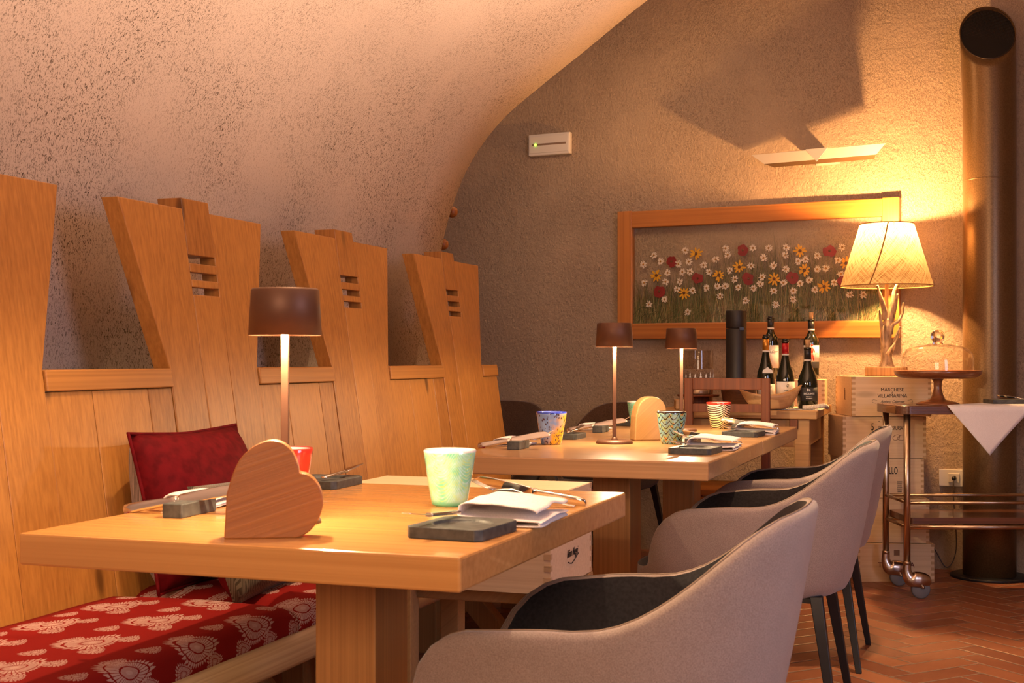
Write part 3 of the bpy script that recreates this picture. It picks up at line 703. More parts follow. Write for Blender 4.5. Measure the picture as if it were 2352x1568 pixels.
# ------------------------------------------------------------------ upholstered tub chairs
def tub_chair(label, loc, rz, m_out, m_in, m_seat, group):
    """local +X is the front of the chair"""
    r = thing('tub_chair', label, 'chair', loc, rz, group)
    N = 72
    def sstep(a, b, x):
        t = max(0.0, min(1.0, (x - a) / (b - a))); return t * t * (3 - 2 * t)
    def top(ph):
        ph = abs(ph)
        h = 0.797 - 0.012 * (ph / R(30)) ** 2 if ph < R(30) else 0.785
        h -= 0.158 * sstep(R(24), R(92), ph)
        h -= 0.012 * sstep(R(92), R(118), ph)
        h -= 0.200 * sstep(R(112), R(158), ph) ** 1.15
        return h
    def plan(ph, s):
        ex = 2.0 / 2.5; c_, s_ = math.cos(ph), math.sin(ph)
        a = 0.305 if c_ > 0 else 0.305 + 0.105 * min(1, abs(c_) * 1.6); b = 0.290
        return Vector((-a * math.copysign(abs(c_) ** ex, c_) * s, b * math.copysign(abs(s_) ** ex, s_) * s, 0))
    rr = []; inner0 = 0
    prof_n = []
    phs = [2 * PI * i / N - PI for i in range(N)]
    def ring(fn): rr.append([fn(p) for p in phs])
    for s, z in ((0.03, 0.372), (0.55, 0.372), (0.70, 0.377), (0.79, 0.392), (0.83, 0.415), (0.85, 0.440)):
        ring(lambda p, s=s, z=z: plan(p, s) + Vector((0.01, 0, min(z, top(p) - 0.02))))
    for k in range(1, 11):
        t = k / 10
        def fo(p, t=t):
            zt = top(p) - 0.012; z = 0.44 + (zt - 0.44) * t
            if zt < 0.45: z = 0.44 + (zt - 0.44) * t
            s = 0.85 + 0.20 * max(0, (z - 0.44) / 0.36) ** 0.8
            return plan(p, s) + Vector((0.01 - 0.01 * t, 0, z))
        ring(fo)
    n_out = len(rr)
    def width(p): return 0.030 - 0.008 * sstep(R(40), R(0), abs(p))
    def fr(p, k):
        zt = top(p); s = 0.85 + 0.20 * max(0, (zt - 0.012 - 0.44) / 0.36) ** 0.8
        q = plan(p, s); d = q.normalized()
        return q - d * (width(p) * (0.18, 0.5, 0.82, 1.0)[k]) + Vector((0, 0, zt + (-0.002, 0.0, -0.003, -0.014)[k]))
    for k in range(4): ring(lambda p, k=k: fr(p, k))
    n_rim = len(rr)
    for k in range(1, 8):
        t = k / 7
        def fi(p, t=t):
            zt = top(p) - 0.014; z = zt + (0.425 - zt) * t
            s = 0.85 + 0.20 * max(0, (max(z, 0.44) - 0.44) / 0.36) ** 0.8
            q = plan(p, s); d = q.normalized()
            return q - d * (width(p) + 0.020 * math.sin(min(1, t * 1.2) * PI / 2) + 0.012 * t) + Vector((0, 0, z))
        ring(fi)
    ring(lambda p: plan(p, 0.05) + Vector((0, 0, 0.425)))
    bm1 = new(); rings(bm1, rr[:n_rim - 1], cap1=False); obj('shell', bm1, m_out, r)
    bm2 = new(); rings(bm2, rr[n_rim - 2:], cap0=False); obj('lining', bm2, m_in, r)
    # welt along the rim
    bm = new(); pts = [fr(p, 1) + Vector((0, 0, 0.0005)) for p in phs] ; pts.append(pts[0]); tube(bm, pts, 0.0013, 6, cap=False); obj('welt', bm, lining_top, r)
    # seat cushion
    bm = new(); pr = [(0.03, 0.425), (0.86, 0.425), (0.92, 0.440), (0.90, 0.462), (0.78, 0.475), (0.4, 0.482), (0.03, 0.484)]
    rings(bm, [[plan(p, 0.84 * s) + Vector((0.005, 0, z)) for p in phs] for s, z in pr]); obj('seat', bm, m_seat, r)
    for sx in (1, -1):
        for sy in (1, -1):
            bm = new(); a = Vector((0.165 * sx, 0.165 * sy, 0.385)); b = Vector(((0.235 if sx > 0 else 0.225) * sx, 0.225 * sy, 0.0))
            rr2 = [[p + Vector((q * h, w_ * h, 0)) for q, w_ in ((-1, -1), (1, -1), (1, 1), (-1, 1))] for p, h in ((a, 0.0165), (b, 0.0095))]
            rings(bm, rr2)
            for f in bm.faces: f.smooth = False
            obj('leg', bm, black_metal, r, bevel=0.002)
    bm = new(); box(bm, (0, 0, 0.372), (0.34, 0.34, 0.014)); obj('seat_frame', bm, black_metal, r)
    return r
GC = 'grey upholstered chairs at the tables'
CX = -0.535
ch = tub_chair('grey felt tub chair in the foreground at the near table', (CX, 2.05, 0), R(180), felt, lining, felt, GC)
copy_thing(ch, (CX - 0.004, 3.70, 0), R(180), 'grey felt tub chair at the middle table, between the two other grey ones')
copy_thing(ch, (CX - 0.012, 4.55, 0), R(180), 'grey felt tub chair at the farthest table, closest to the bar cart')
GB = 'brown chairs by the back wall'
cb = tub_chair('dark brown tub chair just past the end of the bench', (-2.33, 6.36, 0), R(-80), brown_felt, brown_felt, brown_felt, GB)
copy_thing(cb, (-1.70, 6.36, 0), R(-98), 'dark brown tub chair by the back wall behind the farthest table')

# ------------------------------------------------------------------ wine crates
def crate(label, loc, rz, w_, d_, h_, lid=True, joints=True, group='pine wine crates'):
    r = thing('wine_crate', label, 'crate', loc, rz, group)
    t = 0.014
    bm = new()
    box(bm, (0, -d_ / 2 + t / 2, h_ / 2), (w_, t, h_ - 0.002)); box(bm, (0, d_ / 2 - t / 2, h_ / 2), (w_, t, h_ - 0.002))
    for s in (-1, 1): box(bm, (s * (w_ / 2 - t / 2), 0, h_ / 2), (t, d_ - 2 * t, h_ - 0.002))
    box(bm, (0, 0, 0.006), (w_ - 0.01, d_ - 0.01, 0.010))
    if joints:
        f0 = set(bm.faces); n = max(5, int(h_ / 0.0125)) | 1
        for s in (-1, 1):
            for e in (-1, 1):
                for i in range(0, n, 2):
                    z = h_ * (i + 0.5) / n
                    box(bm, (s * (w_ / 2 - t / 2), e * (d_ / 2 - t / 2), z), (t + 0.001, t + 0.0012, h_ / n))
        for f in bm.faces:
            if f not in f0: f.material_index = 1
    obj('body', bm, [crate_wood, joint_wood], r)
    if lid:
        bm = new(); box(bm, (0, 0, h_ - 0.004), (w_ - 0.004, d_ - 0.004, 0.009)); obj('lid', bm, crate_wood, r, bevel=0.001)
    return r
joint_wood = wood('end_grain', (0.42, 0.25, 0.12), (0.58, 0.38, 0.20), 'X', 0.7, 2.0)
# crate on a small stool between the two near tables
st = thing('stool', 'low square-legged wooden stool under the wine crate between the near and middle tables', 'stool', (-1.03, 2.815, 0), R(1))
bm = new(); box(bm, (0, 0, 0.497), (0.36, 0.28, 0.028)); obj('seat', bm, block_wood, st, bevel=0.003)
for sx in (-1, 1):
    for sy in (-1, 1):
        bm = new(); box(bm, (0.165 * sx, 0.15 * sy, 0.2555), (0.048, 0.048, 0.482 + 0.029)); obj('leg', bm, block_wood, st, bevel=0.002)
c = crate('wine crate with a handwritten mark, on the stool between the near and middle tables', (-1.115, 2.815, 0.512), R(0.5), 0.54, 0.335, 0.215)
RS = (R(90), 0, R(90))
text('Nino Negri', 'lettering', 0.026, c, (0.2712, 0.0, 0.070), RS, ink, 0.72, 0.45)
bm = new(); tube(bm, smooth_path([(0.2712, -0.035, 0.052), (0.2712, -0.005, 0.046), (0.2712, 0.02, 0.052), (0.2712, 0.05, 0.062)]), 0.0011, 6); obj('flourish', bm, ink, c)
bm = new(); lathe(bm, [(0.0, 0), (0.009, 0), (0.009, 0.0006), (0, 0.0006)], seg=20, M_=Matrix.Rotation(R(90), 4, 'Y')); o = obj('emblem', bm, faded_ink, c, (0.2704, 0.005, 0.110)); o.scale = (1, 1, 1.6)

D0 = 5.92
def stack(a0, a1, d0, z0, z1, label, extra=0.0, dep=0.27):
    p = P((a0 + a1) / 2, d0 + dep / 2, z0); return crate(label, p, YAW + extra, a1 - a0, dep, z1 - z0 - 0.001, group='stacked wine crates by the wall')
hE = stack(1.585, 1.94, D0 - 0.02, 0.0, 0.176, 'bottom wine crate of the stack by the wall, standing on the floor')
hD = stack(1.63, 1.935, D0 + 0.0, 0.177, 0.381, 'second wine crate from the floor in the stack by the wall', R(-7), 0.26)
hC = stack(1.54, 1.905, D0 + 0.02, 0.382, 0.563, 'third wine crate from the floor in the stack by the wall')
hB = stack(1.53, 1.915, D0 + 0.02, 0.564, 0.759, 'wine crate marked 5 STELLE, under the top crate of the stack by the wall')
hA = stack(1.568, 1.932, D0, 0.760, 0.944, 'top wine crate marked Marchese Villamarina, under the antler lamp', 0.0, 0.30)
def ftext(c, s, size, x, z, m=ink, sx=1.0, shear=0.0, sp=1.0, d_=0.27, name='lettering'):
    return text(s, name, size, c, (x, -d_ / 2 - 0.0006, z), FRONT, m, sx, shear, sp)
ftext(hA, 'MARCHESE', 0.0235, 0.003, 0.122, ink, 0.92, 0, 1.0, 0.30); ftext(hA, 'di', 0.012, 0.0, 0.108, ink, 1, 0.4, 1, 0.30)
ftext(hA, 'VILLAMARINA', 0.0235, 0.003, 0.094, ink, 0.92, 0, 1.02, 0.30); ftext(hA, 'Alghero Cabernet', 0.0165, 0.003, 0.068, ink, 0.9, 0.5, 1.0, 0.30)
ftext(hA, 'RISERVA', 0.009, 0.003, 0.048, ink, 1.0, 0, 1.6, 0.30)
for sgn in (-1, 1):
    bm = new(); tube(bm, smooth_path([(sgn * 0.075 + 0.003, -0.1512, 0.060), (sgn * 0.092 + 0.003, -0.1512, 0.066), (sgn * 0.088 + 0.003, -0.1512, 0.077), (sgn * 0.070 + 0.003, -0.1512, 0.073)]), 0.0006, 6); obj('flourish', bm, ink, hA)
bm = new(); box(bm, (-0.1825, -0.02, 0.075), (0.0008, 0.030, 0.004)); box(bm, (-0.1825, -0.02, 0.098), (0.0008, 0.016, 0.044)); box(bm, (-0.1825, -0.02, 0.124), (0.0008, 0.008, 0.012)); obj('tower_mark', bm, faded_ink, hA)
ftext(hB, '5', 0.048, -0.055, 0.145, ink, 0.6); ftext(hB, 'STELLE', 0.026, 0.000, 0.140, ink, 0.75); ftext(hB, 'SFURSAT', 0.026, 0.065, 0.140, ink, 0.55)
for i in range(3):
    bm = new(); lathe(bm, [(0.0, 0), (0.0022, 0), (0.0022, 0.0006), (0, 0.0006)], seg=12, M_=Matrix.Rotation(R(90), 4, 'X')); obj('dot_mark', bm, ink, hB, (-0.025 + 0.022 * i, -0.1352, 0.172))
bm = new()
for dx, rx in ((0.085, 0.024), (0.055, 0.016)):
    tube(bm, [(dx + rx * math.cos(t), -0.1354, 0.098 + 0.012 * math.sin(t) + 0.004 * math.cos(t)) for t in [2 * PI * i / 24 for i in range(25)]], 0.0011, 6, cap=False)
obj('ring_mark', bm, faded_ink, hB)
ftext(hC, 'BRUNELLO', 0.046, 0.005, 0.125, ink, 0.50)
for i in range(6): ftext(hC, '||||||||||||||'[:14 - i % 3], 0.007, 0.07, 0.075 - 0.009 * i, ink, 0.9, name='small_print')
bm = new(); lathe(bm, [(0.0, 0), (0.018, 0), (0.018, 0.0006), (0, 0.0006)], seg=24, M_=Matrix.Rotation(R(90), 4, 'X')); obj('seal_mark', bm, maroon_ink, hC, (0.0, -0.1352, 0.06))
for ch_, x_ in (('T', -0.072), ('U', -0.040), ('A', 0.076)): ftext(hE, ch_, 0.034, x_, 0.078, maroon_ink, 1.0)
bm = new(); box(bm, (0.005, -0.1352, 0.135), (0.026, 0.0008, 0.026)); obj('stamp_mark', bm, faded_ink, hE)
text('LAS', 'lettering', 0.026, hE, (-0.1785, 0.05, 0.10), (R(90), 0, R(-90)), faded_ink, 0.8)
text('A', 'lettering', 0.030, hD, (-0.1385, -0.1306, 0.07), FRONT, faded_ink, 0.8)

# ------------------------------------------------------------------ framed pressed-flower picture
fr = thing('flower_picture', 'wide wooden-framed glass picture of pressed meadow flowers on the back wall', 'picture', wallpt(0, 0), WA)
U0, U1, FZ0, FZ1 = -1.769, -0.294, 1.130, 1.818
fw = 0.082; FD = 0.052
def rough_bar(bm, c, s, seed):
    vs = box(bm, c, s)
    bmesh.ops.subdivide_edges(bm, edges=list({e for v in vs for e in v.link_edges if e.calc_length() > 0.3}), cuts=9, use_grid_fill=True)
for name, c_, s_, m in (('top_rail', ((U0 + U1) / 2, -FD / 2, FZ1 - 0.045), (U1 - U0 - 2 * fw + 0.002, FD - 0.004, 0.088), frame_wood), ('bottom_rail', ((U0 + U1) / 2, -FD / 2, FZ0 + 0.043), (U1 - U0 - 2 * fw + 0.002, FD - 0.004, 0.086), frame_wood),
                        ('stile', (U0 + fw / 2, -FD / 2, (FZ0 + FZ1) / 2), (fw, FD, FZ1 - FZ0 + 0.004), frame_wood_v), ('stile', (U1 - fw / 2, -FD / 2, (FZ0 + FZ1) / 2), (fw, FD, FZ1 - FZ0 + 0.004), frame_wood_v)):
    bm = new(); rough_bar(bm, c_, s_, 0)
    for v in bm.verts: v.co.z += 0.003 * noise.noise((v.co.x * 4, 0, v.co.z * 4))
    obj(name, bm, m, fr, bevel=0.004)
bm = new(); box(bm, ((U0 + U1) / 2, -0.034, (FZ0 + FZ1) / 2), (U1 - U0 - 2 * fw + 0.01, 0.0025, FZ1 - FZ0 - 0.16)); obj('glass_pane', bm, pane_glass, fr)
t = NT('dried_grass'); isl = t.island()
t.set(col=t.ramp(isl, [(0.0, (0.06, 0.085, 0.03)), (0.35, (0.15, 0.18, 0.065)), (0.6, (0.34, 0.27, 0.11)), (0.8, (0.16, 0.085, 0.035)), (1.0, (0.55, 0.46, 0.22))]), rough=0.85); grass_m = t.m
bm = new(); rnd = random.Random(3)
for i in range(2300):
    u = rnd.uniform(-1.686, -0.380); hgt = rnd.triangular(0.06, 0.46, 0.30)
    hgt *= 0.85 + 0.2 * math.sin(u * 5)
    z0 = 1.212; lean_ = rnd.gauss(0, 0.035); bend = rnd.gauss(0, 0.02); wd = rnd.uniform(0.0007, 0.0023); dp = -0.014 - rnd.uniform(0, 0.012)
    prev = None
    for k in range(6):
        s = k / 5; x = max(-1.689, min(-0.377, u + lean_ * s + bend * s * s * math.copysign(1, lean_))); z = z0 + hgt * s; ww = wd * (1 - s * 0.85)
        a = bm.verts.new((x - ww, dp, z)); b = bm.verts.new((x + ww, dp - 0.0006, z))
        if prev: bm.faces.new((prev[0], prev[1], b, a))
        prev = (a, b)
for i in range(120):
    u = rnd.uniform(-1.66, -0.42); z = rnd.uniform(1.22, 1.29); rx = rnd.uniform(0.015, 0.06)
    pts = [(max(-1.688, min(-0.378, u + rx * math.cos(t_ * 0.6 + i))), -0.028 + 0.0005 * math.sin(i), max(1.214, z + rx * 0.5 * math.sin(t_ + i))) for t_ in range(8)]
    tube(bm, pts, 0.0006, 4)
o = obj('dried_grass', bm, grass_m, fr); o['kind'] = 'stuff'
petal_w = plain('daisy_petal', (0.78, 0.66, 0.56), 0.8); petal_y = plain('yellow_petal', (0.72, 0.36, 0.012), 0.8); petal_r = plain('poppy_petal', (0.24, 0.006, 0.008), 0.75)
disc_y = plain('daisy_centre', (0.45, 0.22, 0.05), 0.9); disc_b = plain('brown_centre', (0.14, 0.05, 0.015), 0.9)
def flower(name, u, z, n, r, wd, pm, cm, cr, rnd):
    bm = new(); ph = rnd.uniform(0, 1)
    for i in range(n):
        a = 2 * PI * (i + ph) / n + rnd.gauss(0, 0.12); rl = r * rnd.uniform(0.72, 1.08)
        dx, dz = math.cos(a), math.sin(a); y = -0.0006 * (i % 3)
        ol = [(cr * 0.5, wd * 0.35), (rl * 0.55, wd), (rl * 0.9, wd * 0.75), (rl, 0.0)]
        L = [Vector((dx * s - dz * w2, y, dz * s + dx * w2)) for s, w2 in ol]; Rr = [Vector((dx * s + dz * w2, y, dz * s - dx * w2)) for s, w2 in ol[:-1]]
        bm.faces.new([bm.verts.new(p) for p in L + Rr[::-1]])
    f0 = len(bm.faces); lathe(bm, [(cr, 0.0), (cr * 0.9, 0.0015), (0.0, 0.002)], c=(0, -0.002, 0), seg=12, M_=Matrix.Rotation(R(90), 4, 'X'))
    bm.faces.ensure_lookup_table()
    for f in bm.faces[f0:]: f.material_index = 1
    me_o = obj(name, bm, [pm, cm], fr, (u, -0.0272, z)); return me_o
DAISY = [(-1.569, 1.579), (-1.629, 1.532), (-1.532, 1.545), (-1.624, 1.433), (-1.492, 1.483), (-1.504, 1.436), (-1.432, 1.528), (-1.394, 1.599), (-1.375, 1.539), (-1.41, 1.485), (-1.368, 1.485), (-1.424, 1.433), (-1.439, 1.394), (-1.353, 1.385), (-1.51, 1.343), (-1.598, 1.317), (-1.38, 1.273), (-1.294, 1.518), (-1.228, 1.546), (-1.263, 1.481), (-1.278, 1.398), (-1.22, 1.406), (-1.176, 1.404), (-1.204, 1.354), (-1.175, 1.602), (-1.164, 1.568), (-1.152, 1.486), (-1.125, 1.439), (-1.107, 1.397), (-1.068, 1.326), (-1.03, 1.598), (-1.04, 1.506), (-1.027, 1.39), (-0.981, 1.446), (-0.991, 1.411), (-0.974, 1.545), (-0.948, 1.595), (-0.922, 1.504), (-0.921, 1.374), (-0.91, 1.304), (-0.858, 1.594), (-0.861, 1.555), (-0.859, 1.483), (-0.871, 1.414), (-0.796, 1.523), (-0.759, 1.53), (-0.786, 1.409), (-0.82, 1.371), (-0.822, 1.328), (-0.74, 1.424), (-0.698, 1.548), (-0.699, 1.478), (-0.656, 1.481), (-0.71, 1.376), (-0.594, 1.52), (-0.574, 1.585), (-0.581, 1.452), (-0.614, 1.41), (-0.537, 1.346), (-0.47, 1.345)]
YELLOW = [(-1.555, 1.471), (-1.401, 1.374), (-1.334, 1.58), (-1.211, 1.463), (-1.102, 1.502), (-0.919, 1.435), (-0.786, 1.575), (-0.764, 1.475), (-0.555, 1.504), (-0.664, 1.39)]
POPPY = [(-1.471, 1.543), (-1.539, 1.386), (-1.327, 1.449), (-1.084, 1.589), (-1.053, 1.441), (-0.827, 1.44), (-0.637, 1.569), (-0.57, 1.414)]
rf = random.Random(11)
for u, z in DAISY: flower('daisy', u, z, 13, 0.0215, 0.0027, petal_w, disc_y, 0.0055, rf)
for u, z in YELLOW: flower('yellow_daisy', u, z, 9, 0.036, 0.0054, petal_y, disc_b, 0.0085, rf)
for u, z in POPPY: flower('poppy', u, z, 5, 0.033, 0.0235, petal_r, disc_b, 0.006, rf)

# ------------------------------------------------------------------ wall fittings
el = thing('emergency_light', 'small emergency light with a green diode, high on the back wall', 'emergency light', wallpt(-2.18, 2.217), WA)
bm = new(); box(bm, (0, -0.018, 0), (0.252, 0.034, 0.120)); obj('housing', bm, white_plastic, el, bevel=0.006)
bm = new(); box(bm, (0, -0.036, 0), (0.232, 0.004, 0.092)); obj('cover', bm, white_plastic, el, bevel=0.0015)
bm = new(); box(bm, (0, -0.0385, 0), (0.205, 0.002, 0.010)); obj('slot', bm, plain('slot_grey', (0.25, 0.16, 0.10), 0.4), el)
bm = new(); lathe(bm, [(0.0, 0), (0.007, 0), (0.005, 0.004), (0, 0.005)], seg=16, M_=Matrix.Rotation(R(90), 4, 'X')); obj('diode', bm, NT('green_diode').set(col=(0.1, 0.8, 0.05), emit=(0.25, 1.0, 0.03), estr=5.0).m, el, (-0.080, -0.0395, 0), label='green status diode')

wl = thing('wall_uplight', 'long shallow metal uplight on the wall above the flower picture', 'wall light', wallpt(-0.65, 2.035), WA - R(6.5))
TD = 0.160
bm = new()
# shallow trough: front band + underside, ends cut on the slant
A = [(-0.342, -TD - 0.012, 0.026), (0.340, -TD - 0.012, 0.026), (0.288, -TD + 0.004, -0.022), (-0.280, -TD + 0.004, -0.022), (0.262, -TD + 0.062, -0.034), (-0.248, -TD + 0.062, -0.034)]
v = [bm.verts.new(p) for p in A]; bm.faces.new((v[0], v[3], v[2], v[1]))
o = obj('trough', bm, tray_metal, wl); m = o.modifiers.new('sheet', 'SOLIDIFY'); m.thickness = 0.002; m.offset = 1
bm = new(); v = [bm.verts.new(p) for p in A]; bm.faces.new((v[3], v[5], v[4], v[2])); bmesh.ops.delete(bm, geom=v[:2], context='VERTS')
o = obj('underside', bm, plain('dark_underside_sheet', (0.10, 0.055, 0.022), 0.4, 0.4), wl); m = o.modifiers.new('sheet', 'SOLIDIFY'); m.thickness = 0.002; m.offset = 1  # underside in a darker colour than the front band
bm = new(); tri = [(-0.058, 0.030), (0.056, 0.030), (0.0, -0.034)]
prism(bm, tri, 0.0, 0.003, Matrix.Translation((0.0, -TD - 0.0135, 0)) @ Matrix.Rotation(R(90), 4, 'X')); obj('bracket_plate', bm, tray_metal, wl)
bm = new(); box(bm, (0, -TD / 2 + 0.01, -0.022), (0.10, TD - 0.03, 0.005)); box(bm, (0, -0.006, -0.005), (0.12, 0.012, 0.05)); obj('arm', bm, tray_metal, wl)
for s in (-1, 1):
    bm = new(); box(bm, (0.17 * s, -TD + 0.045, 0.028), (0.085, 0.006, 0.018)); obj('lamp_holder', bm, tray_metal, wl)

ol = thing('wall_socket', 'white wall socket with a plug, left of the stove pipe', 'socket', wallpt(-0.045, 0.448), WA)
bm = new(); box(bm, (0, -0.006, 0), (0.135, 0.010, 0.083)); obj('plate', bm, white_plastic, ol, bevel=0.003)
bm = new(); box(bm, (0.002, -0.013, 0), (0.052, 0.006, 0.045)); obj('module', bm, white_plastic, ol, bevel=0.002)
bm = new(); lathe(bm, [(0.0, 0), (0.011, 0), (0.010, 0.022), (0.005, 0.03), (0, 0.03)], seg=16, M_=Matrix.Rotation(R(90), 4, 'X')); obj('plug', bm, black_foil, ol, (0.004, -0.016, 0.0))

for z, x in ((1.690, -2.186), (1.545, -2.231)):
    k = thing('coat_hook', 'turned wooden coat hook peeking past the arch edge, %s' % ('the upper of two' if z > 1.6 else 'lower, above the last bench panel'), 'hook', (x, 5.26, z))
    bm = new(); lathe(bm, [(0.008, 0.0), (0.008, 0.11), (0.010, 0.12)], seg=14, M_=Matrix.Rotation(R(-90), 4, 'X')); obj('peg', bm, old_wood, k)
    bm = new(); bmesh.ops.create_uvsphere(bm, u_segments=20, v_segments=12, radius=0.026); obj('knob', bm, heart_wood, k, (0, 0.14, 0), smooth=True)

# ------------------------------------------------------------------ console table and what stands on it
co = thing('console_table', 'rustic wooden side table against the back wall under the picture', 'table', (-0.955, 6.07, 0), R(1.2))
bm = new()
for i in range(5): box(bm, (0, -0.425 + 0.085 + 0.17 * i - 0.0, 0.782), (0.70, 0.1685, 0.036))
obj('tabletop', bm, console_wood, co, bevel=0.003)
bm = new(); box(bm, (0, -0.375, 0.70), (0.60, 0.024, 0.12)); box(bm, (0, 0.375, 0.70), (0.60, 0.024, 0.12))
for s in (-1, 1): box(bm, (s * 0.295, 0, 0.70), (0.024, 0.74, 0.12))
obj('apron', bm, console_wood, co, bevel=0.002)
for sx in (-1, 1):
    for sy in (-1, 1):
        bm = new(); box(bm, (sx * 0.285, sy * 0.365, 0.382), (0.065, 0.065, 0.764), taper=0.75); obj('leg', bm, console_wood, co, bevel=0.003)
bm = new(); box(bm, (0.25, -0.40, 0.742), (0.035, 0.03, 0.045)); obj('latch', bm, old_wood, co, bevel=0.002)
ZC_ = 0.80
oc = thing('wooden_chair', 'old dark wooden chair tucked under the side table, seen from behind', 'chair', (-0.965, 5.66, 0), R(4))
W2 = 0.163
for s in (-1, 1):
    bm = new(); box(bm, (s * W2, -0.185, 0.471), (0.036, 0.032, 0.942)); obj('back_post', bm, old_wood, oc, bevel=0.003)
    bm = new(); box(bm, (s * W2, 0.17, 0.22), (0.036, 0.036, 0.44)); obj('front_leg', bm, old_wood, oc, bevel=0.003)
    bm = new(); box(bm, (s * W2, -0.01, 0.16), (0.018, 0.34, 0.028)); obj('side_stretcher', bm, old_wood, oc, bevel=0.002)
bm = new(); box(bm, (0, -0.185, 0.918), (2 * W2 - 0.034, 0.022, 0.050)); obj('top_rail', bm, old_wood, oc, bevel=0.003)
for z, h in ((0.815, 0.036), (0.70, 0.036)):
    bm = new(); box(bm, (0, -0.185, z), (2 * W2 - 0.034, 0.018, h)); obj('back_slat', bm, old_wood, oc, bevel=0.002)
bm = new(); box(bm, (0, -0.005, 0.455), (2 * W2 + 0.05, 0.42, 0.028)); obj('seat', bm, frame_wood, oc, bevel=0.004)
bm = new(); box(bm, (0, -0.185, 0.405), (2 * W2 - 0.03, 0.02, 0.06)); obj('apron', bm, frame_wood, oc)

def on(label, name, cat, a, d, z=ZC_, rz=0.0, group=None): return thing(name, label, cat, P(a, d, z), rz, group)
# bottles
def bottle(label, a, d, z, h, r_, kind, cap, capband, cork, lab, rz=YAW):
    b = on(label, 'wine_bottle', 'bottle', a, d, z, rz, 'wine bottles on the side table')
    n_ = 0.0145
    if kind == 'bordeaux': pr = [(0, 0.004), (r_ * 0.8, 0), (r_, 0.006), (r_, h * 0.62), (r_ * 0.94, h * 0.67), (r_ * 0.62, h * 0.725), (n_ * 1.15, h * 0.775), (n_, h * 0.82), (n_, h - 0.012), (n_ * 1.15, h - 0.010), (n_ * 1.15, h - 0.002), (n_, h), (0, h)]
    else: pr = [(0, 0.004), (r_ * 0.8, 0), (r_, 0.006), (r_, h * 0.40), (r_ * 0.97, h * 0.46), (r_ * 0.82, h * 0.54), (r_ * 0.58, h * 0.63), (n_ * 1.25, h * 0.72), (n_, h * 0.79), (n_, h - 0.012), (n_ * 1.15, h - 0.010), (n_ * 1.15, h - 0.002), (n_, h), (0, h)]
    bm = new(); lathe(bm, pr, seg=40); obj('glass', bm, bottle_glass, b)
    bm = new(); lathe(bm, [(n_ + 0.0008, h * 0.80), (n_ + 0.0012, h * 0.80), (n_ + 0.0012, h - (0.013 if cap != black_foil else 0.0)), (n_ + 0.0006, h - (0.013 if cap != black_foil else 0.0))], seg=28); obj('capsule', bm, cap, b)
    if capband:
        bm = new(); lathe(bm, [(n_ + 0.0015, h * 0.775 if kind != 'bordeaux' else h * 0.81), (n_ + 0.0018, h * 0.80 if kind != 'bordeaux' else h * 0.84), (n_ + 0.0010, h * 0.80 if kind != 'bordeaux' else h * 0.84)], seg=28); obj('neck_band', bm, paper, b)
    if cork:
        bm = new(); lathe(bm, [(0, h), (0.0095, h), (0.011, h + 0.034), (0.0, h + 0.034)], seg=20); obj('cork', bm, cork_m, b)
    else:
        bm = new(); lathe(bm, [(0, h), (0.014, h), (0.014, h + 0.008), (0.0, h + 0.008)], seg=20); obj('stopper', bm, black_foil, b)
    if lab:
        z0, z1, m, half = lab; bm = new(); k = 20; rr = []
        for zz in (z0, z1): rr.append([Vector(((r_ + 0.0006) * math.sin(t_), -(r_ + 0.0006) * math.cos(t_), zz)) for t_ in [(-half + 2 * half * i / k) for i in range(k + 1)]])
        rings(bm, rr, closed=False, cap0=False, cap1=False); o = obj('label', bm, m, b); mm = o.modifiers.new('paper', 'SOLIDIFY'); mm.thickness = 0.0004
    return b
b1 = bottle('dark bottle with a gold capsule, leftmost of the front row of bottles', 1.176, 5.95, ZC_ + 0.0042, 0.325, 0.041, 'burgundy', gold_foil, True, False, (0.045, 0.105, paper, R(75)))
text('OPCHEST', 'lettering', 0.010, b1, (0, -0.0428, 0.090), FRONT, ink, 0.9)
bm = new(); prism(bm, [(-0.024, -0.010), (0.024, -0.010), (0.022, 0.004), (0.010, 0.010), (0.0, 0.020), (-0.010, 0.010), (-0.022, 0.004)], 0, 0.001, Matrix.Rotation(R(90), 4, 'X')); obj('crest_label', bm, paper, b1, (0, -0.0405, 0.165), (R(-8), 0, 0))
b2 = bottle('dark bottle with a red capsule, in the middle of the front row', 1.245, 5.85, ZC_ + 0.0042, 0.305, 0.041, 'burgundy', red_foil, True, False, (0.05, 0.118, paper, R(80)))
text('Q', 'lettering', 0.020, b2, (0, -0.0428, 0.100), FRONT, ink, 0.7, 0.4); text('SASSELLA', 'lettering', 0.0065, b2, (0, -0.0428, 0.078), FRONT, ink, 1.0); text('VALTELLINA', 'lettering', 0.0065, b2, (0, -0.0428, 0.067), FRONT, ink, 1.0)
dark_label = plain('charcoal_label', (0.030, 0.028, 0.030), 0.6)
b3 = bottle('corked bottle with the dark INSOLENTE label, rightmost of the front row', 1.312, 5.70, ZC_ + 0.0042, 0.272, 0.044, 'burgundy', black_foil, True, True, (0.035, 0.095, dark_label, R(60)))
text('INSOLENTE', 'lettering', 0.0112, b3, (-0.004, -0.0462, 0.067), FRONT, white_ink, 0.82); text('ROMERO', 'lettering', 0.0065, b3, (-0.004, -0.0462, 0.046), FRONT, white_ink, 1.1)
bm = new(); tube(bm, [(-0.018, -0.0458, 0.055), (0.012, -0.0458, 0.053)], 0.0007, 6); obj('rule', bm, white_ink, b3)
bm = new(); dog = [(-0.007, -0.006), (-0.005, -0.006), (-0.004, -0.001), (0.002, -0.001), (0.003, -0.006), (0.005, -0.006), (0.005, 0.003), (0.001, 0.004), (-0.004, 0.003), (-0.005, 0.007), (-0.008, 0.006), (-0.008, 0.003)]
